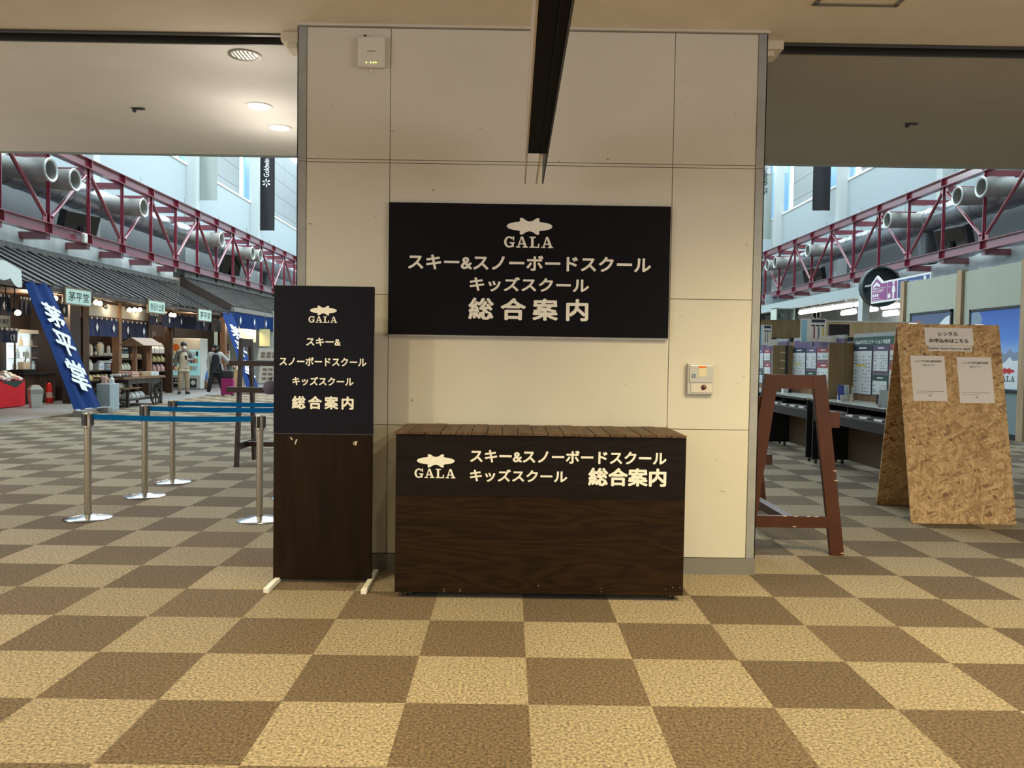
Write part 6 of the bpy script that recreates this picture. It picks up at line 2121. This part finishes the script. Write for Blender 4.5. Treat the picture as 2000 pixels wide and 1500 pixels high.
for px0, px1, py, xx, lab in ((1563, 1592, 608.5, 10.75, 'farthest'), (1594.5, 1627, 603.5, 10.75, 'third'), (1630.5, 1663, 598, 10.75, 'second'), (1671.5, 1701, 592.5, 10.75, 'nearest'),
                              (1645, 1670, 611, 12.5, 'far'), (1682, 1712, 605.5, 12.5, 'middle'), (1724, 1758, 598.5, 12.5, 'near'), (1727, 1757.5, 613, 14.4, 'single')):
    a, b = atx(px0, py + 2.5, xx), atx(px1, py - 2.5, xx)
    row = {10.75: 'front row', 12.5: 'second row', 14.4: 'rear row'}[xx]
    z = (a.z + b.z) / 2
    y0, y1 = sorted((a.y, b.y))
    t = thing('fluorescent_light', 'white tube light, %s of the %s under the gallery' % (lab, row), 'ceiling light', (xx, (y0 + y1) / 2, z))
    MB().tube((0, (y0 - y1) / 2, 0), (0, (y1 - y0) / 2, 0), 0.075, n=12).build('tube', TUBE_GLOW, t, smooth=True)
    MB().box(-0.06, 0.06, (y0 - y1) / 2, (y1 - y0) / 2, 0.07, 0.13).build('fitting', WHITE_PAINT, t)
    for q in (-0.35, 0.35):
        MB().box(-0.01, 0.01, q - 0.01, q + 0.01, 0.13, zb1 + (xx - XG) * 0.085 - 0.05 - z).build('hanger', STEEL, t)
for k, (px, py, r) in enumerate(((1595, 615, 8.5), (1696, 616, 9))):
    p = aty(px, py, 38.0)
    rr = r * 38.0 / F_PX
    t = thing('round_vent', ('round white vent opening over the middle price board', 'round white vent opening over the nearest price board')[k], 'vent', p)
    MB().lathe(((rr * 0.86, 0), (rr, 0.0), (rr, -1.9), (rr * 0.86, -1.9), (rr * 0.86, 0)), (0, 0, 0), 28, (0, -1, 0)).build('pipe', WHITE_PAINT, t, smooth=True)
    MB().tube((0, 0.1, 0), (0, 0.12, 0), rr * 0.88, n=28).build('dark_inside', DARK_GAP, t)
    MB().box(-0.02, 0.02, -0.01, 0.01, -rr * 0.9, rr * 0.9).build('blade', WHITE_PAINT, t)
for px, py0, py1, xx, lab in ((1660, 580, 590, 11.2, 'white box speaker hanging under the gallery edge'),):
    p = atx(px, (py0 + py1) / 2, xx)
    t = thing('ceiling_speaker', lab, 'speaker', p)
    MB().box(-0.12, 0.12, -0.12, 0.12, -0.15, 0.15).build('case', WHITE_PLASTIC, t, bevel=0.02)
    MB().box(-0.015, 0.015, -0.015, 0.015, 0.15, max(zb0 - p.z, 0.16)).build('stem', STEEL, t)

for lx, ly in ((11.6, 28), (13.6, 30), (15.3, 33)):
    lamp('gallery_tube_lamp', 'POINT', (lx, ly, zb0 - 0.2), 110, (0.96, 1.0, 0.98), 0.3)

# louvred window far right of the pier edge
yy = 44.0
a, b = aty(1484, 627, yy), aty(1495, 603, yy)
struct(MB().box(a.x, b.x, yy, yy + 0.1, a.z, b.z).build('window_30', mat('slatted blind', (0.10, 0.12, 0.13), 0.5)))
struct(MB().box(b.x, b.x + 2.2, yy, yy + 0.1, a.z - 1, b.z + 0.8).build('wall_far_booth', HALL_WHITE))

# ---- hanging wayfinding sign
XW = 10.2
fl_ = lambda px, py: atx(px, py, XW)
p0 = fl_(1701, 593.5)
y_far, y_split, y_near = fl_(1701.5, 570).y, fl_(1753, 565).y, fl_(1818, 545).y
zb = fl_(1715, 591.5).z
zt = fl_(1745, 545.5).z
apx = fl_(1713, 538.5)
t = thing('wayfinding_sign', 'hanging purple and blue locker room sign with arrow peak', 'sign', (XW, (y_far + y_near) / 2, zb))
o = t.location
white_edge = mat('white sign edge', (0.80, 0.80, 0.82), 0.5)
sh = apx.y - 0.0
wing = (y_far - sh)
outline = [(XW, y_far, zb), (XW, y_near, zb), (XW, y_near, zt), (XW, sh - wing * 0.95, zt), (XW, sh, apx.z), (XW, y_far, zt)]
MB(o).poly(outline, (-1, 0, 0), 0.05).build('panel', white_edge, t)
m_ = 0.05
ins = [(XW - 0.003, y_far - m_, zb + m_), (XW - 0.003, y_split + 0.02, zb + m_), (XW - 0.003, y_split + 0.02, zt - m_), (XW - 0.003, sh - wing * 0.9, zt - m_), (XW - 0.003, sh, apx.z - m_ * 1.6), (XW - 0.003, y_far - m_, zt - m_)]
MB(o).poly(ins, (-1, 0, 0), 0.002).build('purple_field', mat('purple sign film', (0.26, 0.055, 0.22), 0.5), t)
MB(o).poly([(XW - 0.003, y_split - 0.02, zb + m_), (XW - 0.003, y_near + m_, zb + m_), (XW - 0.003, y_near + m_, zt - m_), (XW - 0.003, y_split - 0.02, zt - m_)], (-1, 0, 0), 0.002).build('blue_field', mat('blue sign film', (0.025, 0.075, 0.24), 0.5), t)
w = Writing((XW - 0.004, y_far, zb), -YY, ZZ, -XX, o)
H_, W1 = zt - zb, y_far - y_split
c = y_far - sh
w.put([(c - wing * 0.62, H_ * 0.86), (c, apx.z - zb - 0.17), (c + wing * 0.62, H_ * 0.86), (c + wing * 0.62, H_ * 0.76), (c, apx.z - zb - 0.28), (c - wing * 0.62, H_ * 0.76)], [(0, 1, 4, 5), (1, 2, 3, 4)])
w.text('更衣室ロッカールーム', 0.10, W1 * 0.58, H_ * 0.66, H_ * 0.75, bold=0.03)
w.rect(0.10, W1 * 0.50, H_ * 0.58, H_ * 0.61).rect(0.10, W1 * 0.45, H_ * 0.51, H_ * 0.53).rect(0.10, W1 * 0.35, H_ * 0.20, H_ * 0.23).rect(0.10, W1 * 0.50, H_ * 0.11, H_ * 0.13)
for k in range(3):
    w.rect(0.10 + 0.13 * k, 0.19 + 0.13 * k, H_ * 0.30, H_ * 0.44)
w.rect(W1 * 0.63, W1 * 0.64, H_ * 0.08, H_ * 0.92)
cx_ = W1 * 0.86
ring = [(cx_ + 0.055 * math.cos(2 * PI * k / 14), H_ * 0.84 + 0.055 * math.sin(2 * PI * k / 14)) for k in range(14)]
w.put(ring, [tuple(range(14))])
w.put([(cx_ - 0.09, H_ * 0.42), (cx_ - 0.06, H_ * 0.72), (cx_ + 0.06, H_ * 0.72), (cx_ + 0.11, H_ * 0.42), (cx_ + 0.05, H_ * 0.40), (cx_ + 0.04, H_ * 0.10), (cx_ - 0.05, H_ * 0.10), (cx_ - 0.05, H_ * 0.40)], [tuple(range(8))])
w.rect(W1 * 0.66, W1 * 0.76, H_ * 0.16, H_ * 0.34).rect(W1 * 0.69, W1 * 0.73, H_ * 0.34, H_ * 0.40)
w.put([(W1 * 0.66, H_ * 0.62), (W1 * 0.71, H_ * 0.74), (W1 * 0.76, H_ * 0.62), (W1 * 0.71, H_ * 0.70)], [(0, 1, 3), (1, 2, 3)])
w.text('更衣室ロッカールーム', W1 * 1.30, W1 * 1.80, H_ * 0.70, H_ * 0.80, bold=0.03)
w.rect(W1 * 1.27, W1 * 1.28, H_ * 0.10, H_ * 0.92).rect(W1 * 1.86, W1 * 1.94, H_ * 0.6, H_ * 0.88)
w.build('lettering', white_edge, t)
MB(o).bar((XW + 0.03, y_near + 0.1, zt - 0.04), (XW + 0.03, 22.6, zt - 0.04), 0.05, 0.05).bar((XW + 0.03, 22.6, zt - 0.04), (XG - 0.02, 23.02, (zb0 + zb1) / 2), 0.05, 0.05).build('support_arm', STEEL, t)
p = aty(1723, 560, 22.76)
t = thing('round_duct', 'big dark round duct mouth behind the purple sign', 'duct', p)
MB().lathe(((0.54, 0), (0.58, 0.0), (0.58, -0.24), (0.54, -0.24), (0.54, 0)), (0, 0, 0), 32, (0, -1, 0)).build('shell', mat('dark teal duct steel', (0.035, 0.055, 0.06), 0.5, 0.2), t, smooth=True)
MB().tube((0, 0.20, 0), (0, 0.22, 0), 0.56, n=32).build('dark_inside', mat('dark teal inside', (0.03, 0.045, 0.05), 0.6), t)

# ---- grey green display wall with framed posters
XS_ = 9.4
zt = atx(1900, 528, XS_).z
yA, yB, yC = atx(1998, 700, XS_).y, atx(1877, 600, XS_).y, atx(1766, 590, XS_).y
zd = atx(1990, 692, XS_).z
for k, (a, b, lab) in enumerate(((yA + 0.05, yB - 0.10, 'grey green display panel at the right edge behind the A-board'), (yB + 0.10, yC - 0.10, 'grey green display panel between the two pale timber posts'))):
    t = thing('exhibit_partition', lab, 'partition', (XS_ + 0.05, (a + b) / 2, 0))
    MB(t.location).box(XS_, XS_ + 0.08, a, b, zd, zt).build('upper_board', SAGE, t)
    MB(t.location).box(XS_, XS_ + 0.08, a, b, 0.10, zd - 0.002).build('lower_board', DUSK_BLUE, t)
    MB(t.location).box(XS_ - 0.012, XS_ + 0.08, a, b, 0, 0.10).build('skirting', BLACK_PLASTIC, t)
for k, (y, lab) in enumerate(((yA - 0.05, 'pale timber post at the right edge of the picture'), (yB, 'pale timber post between the two framed posters'), (yC, 'pale timber post at the far end of the display wall'))):
    single(MB().box(XS_ - 0.06, XS_ + 0.08, y - 0.09, y + 0.09, 0, zt + 0.04), 'timber_post', POST_WOOD, lab, 'post')


def poster(px0, px1, py0, py1, lab, kind):
    ya, yb = atx(px0, 640, XS_ - 0.03).y, atx(px1, 640, XS_ - 0.03).y
    z1, z0 = atx((px0 + px1) / 2, py0, XS_ - 0.03).z, atx(px1, py1, XS_ - 0.03).z
    t = thing('framed_poster', lab, 'poster', (XS_ - 0.02, (ya + yb) / 2, z0))
    o = t.location
    x = XS_ - 0.03
    f = MB(o).box(x - 0.012, XS_ - 0.001, yb, ya, z1 - 0.05, z1).box(x - 0.012, XS_ - 0.001, yb, ya, z0, z0 + 0.05).box(x - 0.012, XS_ - 0.001, yb, yb + 0.05, z0, z1).box(x - 0.012, XS_ - 0.001, ya - 0.05, ya, z0, z1)
    f.build('frame', BLACK_PLASTIC, t)
    W_, H_ = ya - yb, z1 - z0
    MB(o).box(x, x + 0.02, yb + 0.05, ya - 0.05, z0 + 0.05, z1 - 0.05).build('print', sky_print(kind, W_, H_), t)
    base = Vector((x, ya, z0))

    def layer(nm, pts, m, k):
        w = Writing(base - XX * (0.0005 * k), -YY, ZZ, -XX, o)
        w.put([(a * W_, b * H_) for a, b in pts], [tuple(range(len(pts)))])
        w.build(nm, m, t)
    snow = mat('printed snow', (0.72, 0.76, 0.82), 0.4)
    rock = mat('printed blue rock', (0.22, 0.28, 0.40), 0.4)
    red = mat('red print', (0.55, 0.02, 0.03), 0.5)
    if kind:
        layer('mountains', [(.04, .30), (.04, .36), (.18, .43), (.30, .38), (.45, .42), (.58, .36), (.66, .46), (.72, .44), (.80, .50), (.88, .45), (.95, .47), (.95, .30)], rock, 1)
        layer('snow_field', [(.04, .04), (.04, .33), (.25, .36), (.40, .33), (.62, .31), (.72, .345), (.80, .41), (.86, .36), (.95, .37), (.95, .04)], snow, 2)
        layer('trees', [(.04, .55), (.04, .96), (.20, .96), (.26, .88), (.24, .80), (.29, .72), (.25, .62), (.22, .55)], mat('printed frosty trees', (0.22, 0.30, 0.40), 0.5), 1)
        layer('sun_flare', [(.30 + .05 * math.cos(2 * PI * k / 16), .72 + .05 * math.sin(2 * PI * k / 16)) for k in range(16)], mat('printed sun', (0.85, 0.90, 0.95), 0.5), 2)
        w = Writing(base - XX * 0.002, -YY, ZZ, -XX, o)
        w.emblem(.62 * W_, .90 * W_, .205 * H_, .285 * H_)
        w.build('emblem', red, t)
        w = Writing(base - XX * 0.002, -YY, ZZ, -XX, o)
        w.serif_word(.60 * W_, .90 * W_, .12 * H_, .185 * H_)
        w.build('lettering', BLACK_INK, t)
    else:
        layer('snow_peak', [(.04, .04), (.04, .45), (.30, .55), (.50, .68), (.62, .76), (.72, .82), (.85, .90), (.96, .93), (.96, .04)], snow, 1)
        layer('rock', [(.58, .55), (.66, .72), (.74, .66), (.84, .76), (.90, .55)], rock, 2)
        w = Writing(base - XX * 0.002, -YY, ZZ, -XX, o)
        w.emblem(.08 * W_, .30 * W_, .78 * H_, .90 * H_)
        w.build('emblem', red, t)


def sky_print(kind, W_, H_):
    m, nt, b = _new('printed sky')
    tc = nt.nodes.new('ShaderNodeTexCoord')
    s = nt.nodes.new('ShaderNodeSeparateXYZ')
    nt.links.new(tc.outputs['Object'], s.inputs[0])
    f = math_node(nt, 'DIVIDE', s.outputs[2], H_)
    if kind:
        c = ramp(nt, f, ((0.40, (0.35, 0.50, 0.78)), (0.62, (0.10, 0.24, 0.66)), (1.0, (0.035, 0.11, 0.44))))
    else:
        c = ramp(nt, f, ((0.3, (0.16, 0.22, 0.36)), (1.0, (0.075, 0.10, 0.20))))
    nt.links.new(c, b.inputs['Base Color'])
    b.inputs['Roughness'].default_value = 0.4
    return m


poster(1893, 1997, 600, 768, 'framed blue sky and snow mountain poster at the right edge', 1)
poster(1777, 1858, 608, 762, 'framed grey blue snow peak poster above the A-board', 0)
